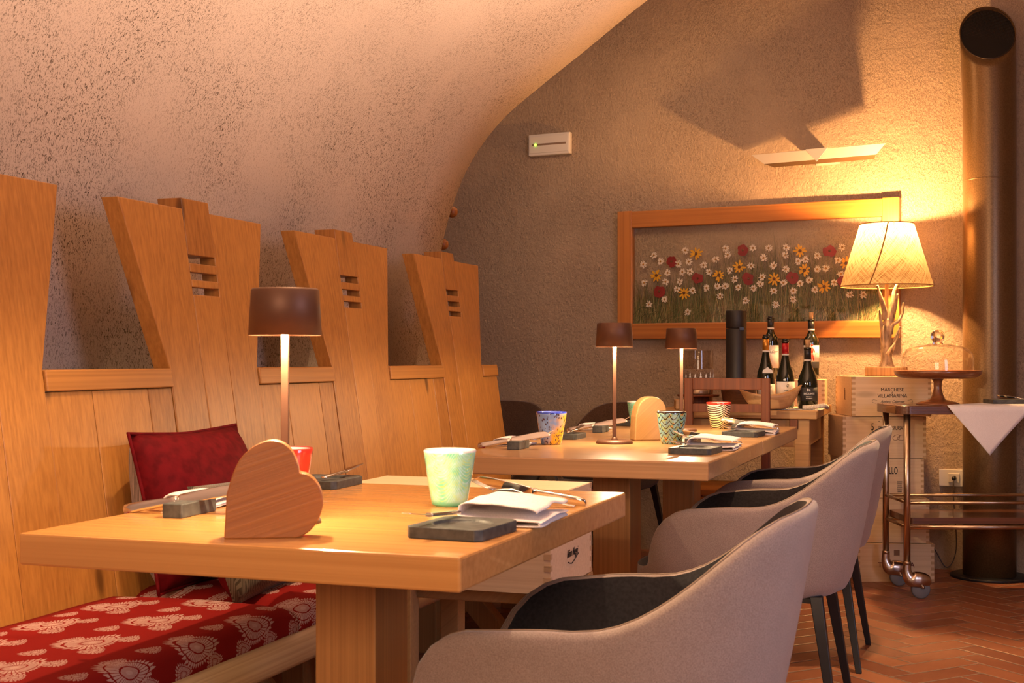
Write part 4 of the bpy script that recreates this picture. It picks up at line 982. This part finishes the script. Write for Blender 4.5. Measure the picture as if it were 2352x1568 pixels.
prism(bm, dog, 0, 0.0008, Matrix.Rotation(R(90), 4, 'X')); obj('animal_mark', bm, white_ink, b3, (-0.004, -0.0452, 0.083))
b4 = bottle('tall bottle with a plain white label, back row left, standing on the box', 1.265, 6.28, 0.926, 0.300, 0.0375, 'bordeaux', black_foil, True, False, (0.055, 0.165, paper, R(85)))
text('Le Cuori', 'lettering', 0.016, b4, (0.004, -0.039, 0.135), FRONT, ink, 0.8, 0.5)
b5 = bottle('tall corked bottle with a red figure on its label, back row right', 1.463, 6.28, 0.926, 0.292, 0.0375, 'bordeaux', black_foil, True, True, (0.085, 0.165, paper, R(85)))
text('DI', 'lettering', 0.010, b5, (0.018, -0.0372, 0.125), FRONT, faded_ink, 0.9)
red_ink = plain('red_ink', (0.62, 0.06, 0.03), 0.7)
bm = new()
for pts_, rad in (([(0, 0, 0.030), (0.002, 0, 0.012), (0.0, 0, 0.004)], 0.0055), ([(0.0, 0, 0.004), (-0.004, 0, -0.012), (-0.002, 0, -0.032)], 0.0032), ([(0.002, 0, 0.004), (0.006, 0, -0.014), (0.009, 0, -0.034)], 0.0032), ([(-0.002, 0, 0.026), (-0.010, 0, 0.016), (-0.007, 0, 0.006)], 0.0024), ([(0.003, 0, 0.026), (0.011, 0, 0.016), (0.014, 0, 0.006)], 0.0024)):
    tube(bm, [(a, 0, c_) for a, b_, c_ in pts_], rad, 8)
bmesh.ops.create_uvsphere(bm, u_segments=12, v_segments=8, radius=0.0055, matrix=Matrix.Translation((0.001, 0, 0.041)))
bmesh.ops.scale(bm, vec=(1, 0.15, 1), verts=bm.verts[:]); obj('figure_print', bm, red_ink, b5, (-0.006, -0.0383, 0.125))
bm = new(); lathe(bm, [(0.0378, 0.055), (0.0381, 0.056), (0.0381, 0.084), (0.0378, 0.085)], seg=40); obj('lower_label', bm, dark_label, b5)

bxo = crate('low pine bottle box on the side table, under the two tall bottles', (-0.80, 6.385, ZC_), R(1.2), 0.34, 0.17, 0.125, group='pine wine crates')
# boat-shaped olive wood bowl
bo = on('boat-shaped olive wood bowl in front of the wine bottles', 'wooden_bowl', 'bowl', 1.140, 5.66, ZC_ + 0.004, YAW + R(-2))
bm = new(); rr = []
for part, (n0, n1) in (('o', (0, 9)), ('i', (8, -1))):
    for j in (range(0, 9) if part == 'o' else range(8, -1, -1)):
        s = j / 8; ring = []
        for i in range(48):
            a = 2 * PI * i / 48; ca, sa = math.cos(a), math.sin(a)
            rl = 0.060 + 0.078 * s ** 0.8 - (0.007 if part == 'i' else 0); rw = 0.035 + 0.032 * s ** 0.8 - (0.007 if part == 'i' else 0)
            rimz = 0.062 + (0.045 if ca > 0 else 0.024) * abs(ca) ** 2.2
            zz = max(rimz * s ** 1.5, 0.006 if part == 'i' else 0)
            pt = abs(ca) ** 1.5 * s
            ring.append(Vector((rl * ca, rw * sa * (1 - 0.35 * abs(ca) ** 4), zz)))
        rr.append(ring)
rings(bm, rr); obj('shell', bm, bowl_wood, bo, smooth=True)
# white woven mat
t = NT('woven_mat'); wv = t.n('ShaderNodeTexWave', {'Vector': t.coord(), 'Scale': 60.0, 'Distortion': 1.0}).outputs[1]
t.set(col=t.ramp(wv, [(0.2, (0.60, 0.52, 0.42)), (0.7, (0.80, 0.73, 0.64))]), rough=0.95).bump(wv, 0.6, 0.004)
mt = on('white woven table mat under the bowl and the front bottles', 'table_mat', 'mat', 1.235, 5.80, ZC_, YAW - R(18))
bm = new(); box(bm, (0.01, 0.0, 0.002), (0.32, 0.30, 0.004)); obj('weave', bm, t.m, mt, bevel=0.001)
bm = new(); tube(bm, smooth_path([(0.09, -0.150, 0.012), (0.13, -0.152, 0.014), (0.175, -0.150, 0.020), (0.185, -0.12, 0.018), (0.187, -0.05, 0.010)]), 0.010, 8); obj('rolled_fringe', bm, t.m, mt, smooth=True)
# pepper mill column
pm = on('tall matt black cylinder in front of the picture, left of the bottles', 'black_canister', 'canister', 1.056, 6.05, ZC_, YAW)
bm = new(); lathe(bm, [(0, 0), (0.0475, 0), (0.048, 0.003), (0.048, 0.365), (0.047, 0.367), (0, 0.367)], seg=48); obj('body', bm, plain('matt_black', (0.018, 0.014, 0.012), 0.5), pm)
bm = new(); lathe(bm, [(0, 0.369), (0.047, 0.369), (0.048, 0.371), (0.048, 0.449), (0.0465, 0.452), (0, 0.452)], seg=48); obj('lid', bm, plain('matt_black_lid', (0.018, 0.014, 0.012), 0.5), pm)
bm = new(); box(bm, (0.018, -0.0455, 0.366), (0.024, 0.007, 0.017)); obj('clasp', bm, black_foil, pm, bevel=0.002)
hu = on('smoky glass hurricane with a fir-tree band, behind the old wooden chair', 'glass_hurricane', 'candle holder', 0.890, 6.13, ZC_, YAW)
bm = new(); lathe(bm, [(0.072, 0.10), (0.070, 0.12), (0.070, 0.265)], seg=40)
for f in [f for f in bm.faces if len(f.verts) > 10]: bm.faces.remove(f)
obj('glass', bm, smoked, hu)
bm = new(); lathe(bm, [(0, 0), (0.06, 0), (0.066, 0.01), (0.070, 0.095), (0, 0.10)], seg=32); obj('base', bm, old_wood, hu)
bm = new(); lathe(bm, [(0.0715, 0.135), (0.073, 0.136), (0.0745, 0.175), (0.073, 0.176)], seg=40); obj('band', bm, fabric('glitter_band', (0.10, 0.055, 0.03), (0.30, 0.20, 0.13), 900), hu)
for i in range(7):
    a = R(-60 + 20 * i); bm = new(); h_ = 0.028 if i % 2 else 0.018
    prism(bm, [(-0.006, 0), (0.006, 0), (0.0015, h_ * 0.4), (0.0045, h_ * 0.4), (0, h_), (-0.0045, h_ * 0.4), (-0.0015, h_ * 0.4)], 0, 0.001, Matrix.Rotation(a, 4, 'Z') @ Matrix.Translation((0, -0.0745, 0.137)) @ Matrix.Rotation(R(90), 4, 'X')); obj('fir_tree', bm, white_ink, hu)
tb = on('round lidded tin on a wooden disc, seen through the old chair back', 'round_tin', 'tin', 0.862, 5.945, ZC_, YAW)
bm = new(); lathe(bm, [(0, 0), (0.05, 0), (0.05, 0.05), (0, 0.05)], seg=32); obj('body', bm, old_wood, tb)
bm = new(); lathe(bm, [(0, 0.051), (0.095, 0.051), (0.098, 0.060), (0, 0.060)], seg=40); obj('disc', bm, old_wood, tb)
bm = new(); lathe(bm, [(0, 0.061), (0.054, 0.061), (0.055, 0.066), (0.054, 0.100), (0, 0.101)], seg=40); obj('lid', bm, plain('tin_metal', (0.42, 0.30, 0.20), 0.35, 0.7), tb)
db = on('dark turned wooden bowl in front of the black cylinder', 'dark_bowl', 'bowl', 1.035, 5.86, ZC_, YAW)
bm = new(); lathe(bm, [(0, 0), (0.055, 0), (0.072, 0.03), (0.080, 0.075), (0.084, 0.104), (0.080, 0.108), (0.074, 0.10), (0.06, 0.03), (0, 0.012)], seg=40); obj('body', bm, wood('dark_bowl_wood', (0.03, 0.012, 0.006), (0.12, 0.05, 0.025), 'X', 0.4, 1.0), db, smooth=True)
wb = on('small wooden block at the left end of the side table', 'wood_block', 'block', 0.765, 5.74, ZC_, YAW)
bm = new(); box(bm, (0, 0, 0.022), (0.075, 0.06, 0.044)); obj('block', bm, console_wood, wb, bevel=0.004)

# ------------------------------------------------------------------ antler table lamp on the crates
LA, LD, LZ = 1.775, 6.085, 0.944
al = thing('antler_lamp', 'lit table lamp with an antler base and linen shade on the crates', 'lamp', P(LA, LD, LZ), YAW)
bm = new(); rr = []
for z, k in ((0.0, 1.0), (0.004, 1.02), (0.040, 1.02), (0.044, 0.99)):
    rr.append([Vector(((0.094 + 0.006 * math.sin(5 * t_) + 0.003 * math.sin(17 * t_)) * k * math.cos(t_), (0.080 + 0.005 * math.sin(4 * t_)) * k * math.sin(t_), z)) for t_ in [2 * PI * i / 64 for i in range(64)]])
rings(bm, rr); obj('log_slice', bm, slice_wood, al)
def antler(path, r0, r1, name='antler_tine'):
    p = smooth_path(path, 7); n = len(p); bm = new()
    rad = [r0 + (r1 - r0) * (i / (n - 1)) ** 0.9 + 0.0012 * noise.noise((i * 0.8, r0 * 90, 0)) for i in range(n)]
    tube(bm, p, rad, 14); return obj(name, bm, antler_m, al, smooth=True)
bm = new(); pth = smooth_path([(0, 0, 0.044), (0.0, 0, 0.06), (-0.002, 0, 0.10), (-0.004, 0, 0.16), (0.0, 0, 0.22), (0.008, 0, 0.27)], 6)
n = len(pth); rad = lerp_list([0.040, 0.034, 0.026, 0.025, 0.024, 0.026, 0.024, 0.020], n)
tube(bm, pth, [r_ + 0.0025 * noise.noise((i * 1.1, 2, 1)) for i, r_ in enumerate(rad)], 20); obj('antler_beam', bm, antler_m, al, smooth=True)
antler([(0.002, 0.0, 0.22), (0.018, -0.006, 0.29), (0.030, -0.010, 0.35), (0.036, -0.006, 0.40), (0.060, 0.0, 0.452)], 0.022, 0.007)
antler([(-0.004, 0.0, 0.27), (-0.018, -0.01, 0.33), (-0.034, -0.014, 0.38), (-0.048, -0.012, 0.43)], 0.017, 0.004)
antler([(0.012, -0.008, 0.20), (0.022, -0.016, 0.24), (0.050, -0.02, 0.262), (0.070, -0.016, 0.30), (0.076, -0.010, 0.348)], 0.014, 0.004)
antler([(-0.012, -0.01, 0.12), (-0.026, -0.022, 0.17), (-0.024, -0.024, 0.215), (-0.018, -0.022, 0.24)], 0.011, 0.004)
antler([(-0.018, -0.006, 0.20), (-0.030, -0.010, 0.26), (-0.036, -0.008, 0.31)], 0.013, 0.003)
antler([(0.016, -0.014, 0.11), (0.028, -0.026, 0.145), (0.040, -0.026, 0.175), (0.052, -0.02, 0.20)], 0.010, 0.004)
antler([(-0.006, -0.024, 0.10), (0.012, -0.030, 0.13), (0.034, -0.026, 0.158)], 0.010, 0.005)
antler([(0.022, 0.012, 0.20), (0.034, 0.02, 0.27), (0.048, 0.018, 0.33), (0.056, 0.012, 0.39)], 0.013, 0.004)
antler([(0.024, 0.0, 0.13), (0.046, 0.006, 0.19), (0.066, 0.006, 0.235)], 0.009, 0.003)
bm = new(); lathe(bm, [(0.0085, 0.26), (0.0085, 0.60), (0.016, 0.61), (0.016, 0.64), (0, 0.64)], seg=20); obj('stem', bm, cork_m, al)
SZ0, SZ1, SR0, SR1 = 0.425, 0.718, 0.213, 0.124
t = NT('linen_shade'); x, y, z = t.sep(t.coord())[0:3]; th = t.M('ARCTAN2', y, x)
w1 = t.noise(t.comb(t.M('ADD', t.M('MULTIPLY', th, 26), t.M('MULTIPLY', z, 130)), t.M('MULTIPLY', t.M('SUBTRACT', t.M('MULTIPLY', th, 3), t.M('MULTIPLY', z, 15)), 0.4), 0.0), 1.3, 3)
w2 = t.noise(t.comb(t.M('SUBTRACT', t.M('MULTIPLY', th, 26), t.M('MULTIPLY', z, 130)), t.M('MULTIPLY', t.M('ADD', t.M('MULTIPLY', th, 3), t.M('MULTIPLY', z, 15)), 0.4), 4.0), 1.3, 3)
colr = t.ramp(t.M('MULTIPLY', t.M('ADD', w1, w2), 0.5), [(0.38, (0.125, 0.076, 0.037)), (0.54, (0.235, 0.188, 0.118))])
di = t.n('ShaderNodeBsdfDiffuse', {0: colr}); tl = t.n('ShaderNodeBsdfTranslucent', {0: colr}); mx = t.n('ShaderNodeMixShader', {0: 0.62, 1: di, 2: tl}); t.t.links.new(mx.outputs[0], t.out.inputs[0]); shade_m = t.m
bm = new(); lathe(bm, [(SR0 + (SR1 - SR0) * i / 10, SZ0 + (SZ1 - SZ0) * i / 10) for i in range(11)], seg=72)
for f in [f for f in bm.faces if len(f.verts) > 10]: bm.faces.remove(f)
obj('lamp_shade', bm, shade_m, al)
trim_m = plain('shade_trim', (0.45, 0.23, 0.07), 0.8)
bm = new()
for rr_, zz in ((SR0, SZ0), (SR1, SZ1)): tube(bm, [(rr_ * math.cos(t_), rr_ * math.sin(t_), zz) for t_ in [2 * PI * i / 72 for i in range(73)]], 0.0028, 8, cap=False)
obj('shade_trim', bm, trim_m, al)
bm = new()
L = [[Vector(((SR0 + (SR1 - SR0) * s + 0.0012) * math.cos(R(-127 + 24 * s) + e / (SR0 + (SR1 - SR0) * s)), (SR0 + (SR1 - SR0) * s + 0.0012) * math.sin(R(-127 + 24 * s) + e / (SR0 + (SR1 - SR0) * s)), SZ0 + (SZ1 - SZ0) * s)) for e in (-0.0032, 0.0032)] for s in (0, 0.25, 0.5, 0.75, 1)]
rings(bm, L, closed=False, cap0=False, cap1=False); o = obj('seam', bm, trim_m, al); mm = o.modifiers.new('t', 'SOLIDIFY'); mm.thickness = 0.001
bm = new()
for k in range(3):
    a = 2 * PI * k / 3 + 0.5; tube(bm, [(0.012 * math.cos(a), 0.012 * math.sin(a), 0.625), (SR1 * math.cos(a), SR1 * math.sin(a), SZ1 - 0.002)], 0.0014, 6)
obj('shade_spider', bm, gold_metal, al)
bm = new(); bmesh.ops.create_uvsphere(bm, u_segments=20, v_segments=12, radius=0.022)
obj('bulb', bm, NT('bulb_glow').set(col=(1, 0.9, 0.7), emit=(1, 0.62, 0.25), estr=12.0).m, al, (0, 0, 0.660), smooth=True)
l = light('antler_lamp_light', 'POINT', (0, 0, 0.683), 88, (1.0, 0.50, 0.175), shadow_soft_size=0.02); l.parent = al
l = light('antler_lamp_light', 'SPOT', (0, 0, 0.60), 60, (1.0, 0.53, 0.20), spot_size=R(100), spot_blend=0.1, shadow_soft_size=0.03); l.parent = al
# flex with an in-line switch, from the lamp to the socket
wc = thing('lamp_cord', 'thin dark lamp cord with an in-line switch hanging beside the crates', 'cord', (0, 0, 0))
pa = [P(1.87, 6.15, 0.950), P(1.955, 6.17, 0.952), P(1.962, 6.17, 0.85), P(1.958, 6.16, 0.68), P(1.972, 6.16, 0.60), P(1.955, 6.16, 0.525)]
pb = [P(1.950, 6.16, 0.470), P(1.955, 6.16, 0.42), P(1.985, 6.15, 0.30), P(1.96, 6.16, 0.20), P(2.02, 6.15, 0.12), P(2.075, 6.13, 0.03), P(2.12, 6.13, 0.12), P(2.115, 6.15, 0.35), wallpt(-0.041, 0.44, 0.05)]
bm = new(); tube(bm, smooth_path(pa, 8), 0.0026, 8); tube(bm, smooth_path(pb, 8), 0.0026, 8); obj('cable', bm, cable_m, wc)
bm = new(); box(bm, P(1.9525, 6.16, 0.497), (0.020, 0.014, 0.066), rot=YAW); obj('switch', bm, plain('dark_switch', (0.10, 0.07, 0.05), 0.4), wc, bevel=0.004)

# ------------------------------------------------------------------ stove pipe
sp = thing('stove_pipe', 'wide dark flue pipe with a slanted grilled mouth at the right edge', 'pipe', P(2.243, 6.035, 0), YAW)
bm = new(); PR = 0.1195; seg = 64; rr = []
def leanx(z): return -0.010 * max(0, (z - 2.15) / 0.45) ** 1.6 if z < 2.6 else -0.010
for z in (0.012, 0.6, 1.2, 1.8, 2.05, 2.15, 2.25):
    rr.append([Vector((PR * math.cos(2 * PI * i / seg) + leanx(z), PR * math.sin(2 * PI * i / seg), z)) for i in range(seg)])
def mouth(k):
    out = []
    for i in range(seg):
        a = 2 * PI * i / seg; x, y = PR * math.cos(a), PR * math.sin(a)
        z = 2.560 + y * 1.22 + x * 0.34
        zz = 2.25 + (z - 2.25) * k; out.append(Vector((x * (1 + 0.04 * k) + leanx(zz), y, zz)))
    return out
for k in (0.25, 0.5, 0.75, 1.0): rr.append(mouth(k))
rings(bm, rr, cap0=False, cap1=False); o = obj('tube', bm, pipe_m, sp); mm = o.modifiers.new('sheet', 'SOLIDIFY'); mm.thickness = 0.004; mm.offset = -1
bm = new(); mo = mouth(0.972); mi = [p * 1.0 for p in mo]; ce = sum(mi, Vector()) / seg
rings(bm, [[ce + (p - ce) * 0.955 for p in mi], [ce + (p - ce) * 0.955 - Vector((0, 0, 0.004)) for p in mi]]); obj('mouth_dark_disc', bm, mouth_dark, sp)  # black disc added inside the mouth so the pipe looks dark within
bm = new(); mo = mouth(0.985); cen = sum(mo, Vector()) / seg
tube(bm, [cen + (p - cen) * 0.985 for p in mo] + [cen + (mo[0] - cen) * 0.985], 0.003, 6, cap=False)
for i in range(-8, 9):
    s = i / 8.5; hw = math.sqrt(1 - s * s)
    def pt(x, y): return Vector((x * PR * 1.02, y * PR, y * PR * 1.22 + x * PR * 0.34)) + Vector((cen.x, cen.y, cen.z - 0.004))
    tube(bm, [pt(s, -hw), pt(s, hw)], 0.0006, 4); tube(bm, [pt(-hw, s), pt(hw, s)], 0.0006, 4)
obj('mesh_grille', bm, plain('grille_wire', (0.05, 0.03, 0.02), 0.5, 0.5), sp)
bm = new(); lathe(bm, [(0, 0), (0.176, 0), (0.176, 0.010), (0.170, 0.013), (0, 0.013)], seg=64)
nw = Vector((math.sin(YAW - WA), math.cos(YAW - WA), 0))      # the plate is cut straight where it meets the wall
for v in bm.verts:
    e_ = v.co.dot(nw) - 0.132
    if e_ > 0: v.co -= nw * e_
obj('floor_plate', bm, black_metal, sp)
for z in (1.86,):
    bm = new(); lathe(bm, [(PR + 0.0002, z), (PR + 0.0008, z + 0.001), (PR + 0.0008, z + 0.004), (PR + 0.0002, z + 0.005)], seg=64); obj('joint_ring', bm, pipe_m, sp)

# ------------------------------------------------------------------ bar cart
KA, KD = 1.69, 5.495          # front-left leg
KW, KP = 0.80, 0.31           # leg spacing along / across
ca = thing('bar_cart', 'brass-framed bar cart with dark wooden shelves at the right edge', 'cart', P(KA, KD, 0), YAW)
def rslab(bm, x0, x1, y0, y1, z0, z1, r_):
    pts = []
    for cx_, cy_, a0 in ((x1 - r_, y1 - r_, 0), (x0 + r_, y1 - r_, 90), (x0 + r_, y0 + r_, 180), (x1 - r_, y0 + r_, 270)):
        for k in range(13): a = R(a0 + 7.5 * k); pts.append((cx_ + r_ * math.cos(a), cy_ + r_ * math.sin(a)))
    prism(bm, pts, z0, z1)
bm = new(); rslab(bm, -0.045, KW + 0.045, -0.028, KP + 0.03, 0.788, 0.825, 0.055); obj('top_shelf', bm, dark_wood, ca, bevel=0.002)
bm = new(); rslab(bm, 0.012, KW - 0.012, -0.002, KP + 0.002, 0.318, 0.346, 0.02); obj('lower_shelf', bm, dark_wood, ca, bevel=0.002)
for (x, y) in ((0, 0), (KW, 0), (0, KP), (KW, KP)):
    bm = new(); tube(bm, [(x, y, 0.150), (x, y, 0.79)], 0.0145, 20); lathe(bm, [(0.017, 0.145), (0.017, 0.158), (0.0145, 0.160)], c=(x, y, 0), seg=20); obj('leg', bm, gold_metal, ca)
    # caster: horn-shaped hood, wheel, axle
    bm = new(); p_ = smooth_path([(0, 0, 0.150), (0.0, 0, 0.115), (0.014, 0, 0.085), (0.045, 0, 0.080), (0.075, 0, 0.076), (0.095, 0, 0.058)], 5)
    nn = len(p_); rad = lerp_list([0.017, 0.019, 0.026, 0.035, 0.036, 0.030, 0.012], nn); tube(bm, p_, rad, 20); bmesh.ops.scale(bm, vec=(1, 0.72, 1), verts=bm.verts[:])
    h = obj('caster', bm, caster_metal, ca, (x, y, 0), smooth=True)
    bm = new(); lathe(bm, [(0, -0.010), (0.034, -0.010), (0.040, -0.006), (0.040, 0.006), (0.034, 0.010), (0, 0.010)], seg=32, M_=Matrix.Rotation(R(90), 4, 'X')); obj('wheel', bm, rubber, h, (0.058, 0, 0.0402))
    bm = new(); lathe(bm, [(0, -0.029), (0.006, -0.029), (0.006, 0.029), (0, 0.029)], seg=14, M_=Matrix.Rotation(R(90), 4, 'X')); obj('axle', bm, gold_metal, h, (0.062, 0, 0.052))
for y, z in ((0, 0.410), (KP, 0.410), (0, 0.305), (KP, 0.305)):
    bm = new(); tube(bm, [(0, y, z), (KW, y, z)], 0.0075 if z > 0.35 else 0.0105, 14); obj('rail', bm, gold_metal, ca)
for x in (0, KW):
    for z in (0.410, 0.305):
        bm = new(); tube(bm, [(x, 0, z), (x, KP, z)], 0.0075, 12); obj('end_rail', bm, gold_metal, ca)
CT = 0.8255
cs = thing('cake_stand', 'dark turned wooden cake stand with a glass dome on the bar cart', 'cake stand', P(1.879, 5.67, CT), YAW)
bm = new(); lathe(bm, [(0, 0), (0.093, 0.0), (0.093, 0.003), (0.070, 0.012), (0.034, 0.020), (0.031, 0.024), (0.024, 0.040), (0.0165, 0.070), (0.0175, 0.095), (0.022, 0.106), (0.028, 0.112), (0.0, 0.116)], seg=48); obj('foot', bm, stand_wood, cs)
bm = new(); lathe(bm, [(0, 0.112), (0.135, 0.113), (0.168, 0.120), (0.182, 0.132), (0.187, 0.148), (0.184, 0.149), (0.176, 0.142), (0.0, 0.140)], seg=64); obj('plate', bm, stand_wood, cs)
bm = new(); R_ = 0.153
lathe(bm, [(R_, 0.143), (R_, 0.195), (R_ - 0.006, 0.222), (R_ - 0.022, 0.242), (R_ - 0.050, 0.254), (0.06, 0.2625), (0.02, 0.264), (0.0, 0.2645)], seg=64)
for f in [f for f in bm.faces if len(f.verts) > 10]: bm.faces.remove(f)
dome = obj('glass_dome', bm, clear, cs, smooth=True)
bm = new(); lathe(bm, [(0, 0.262), (0.026, 0.2635), (0.020, 0.272), (0.022, 0.278), (0.0285, 0.290), (0.030, 0.300), (0.027, 0.314), (0.018, 0.324), (0, 0.328)], seg=32); obj('knob', bm, solid_glass, dome, smooth=True)
# white cloth hanging over the front of the cart
cl = thing('draped_cloth', 'white cloth with a corner hanging over the front of the bar cart', 'cloth', P(2.02, KD - 0.03, CT), YAW)
bm = new(); n = 28
def cloth_pt(u, v):
    # square cloth laid diagonally: u to the right, v from the hanging corner up on to the top; crease at the cart's front edge
    x, s = u, v
    if s < 0: return Vector((x, -0.006 - 0.012 * math.exp(s * 30) + 0.010 * math.sin(x * 14) * (-s / 0.2), s * 0.995))
    return Vector((max(x, -0.17 + 0.95 * s), s, 0.0022))
half = 0.405; vs = {}
for i in range(n + 1):
    for j in range(n + 1):
        a, b = i / n, j / n
        u = (a - b) * 0.262; v = (a + b) * 0.30 - 0.212
        if v > 0.29: v = 0.29 + (v - 0.29) * 0.02
        vs[i, j] = bm.verts.new(cloth_pt(u + 0.012, v))
for i in range(n):
    for j in range(n):
        f = bm.faces.new((vs[i, j], vs[i + 1, j], vs[i + 1, j + 1], vs[i, j + 1])); f.smooth = True
bmesh.ops.remove_doubles(bm, verts=bm.verts[:], dist=1e-5)
o = obj('cloth', bm, white_cloth, cl); mm = o.modifiers.new('cloth', 'SOLIDIFY'); mm.thickness = 0.0016; mm.offset = 1
bm = new(); box(bm, (0, 0, 0.009), (0.15, 0.12, 0.018)); o = obj('slate_slab', bm, slate, None, P(2.165, 5.64, CT + 0.0040), (0, 0, YAW), bevel=0.002); tag(o, 'small slate slab on the white cloth on the bar cart', 'slab')
cutlery('spoon', make_spoon, 'spoon resting bowl-up on the slate slab on the bar cart, behind the other', P(2.315, 5.66, CT + 0.012), (0, R(-6), YAW + R(168)), 'spoons on the bar cart')
cutlery('spoon', make_spoon, 'front spoon of the two lying on the slate slab on the bar cart', P(2.325, 5.60, CT + 0.010), (0, R(-6), YAW + R(160)), 'spoons on the bar cart')
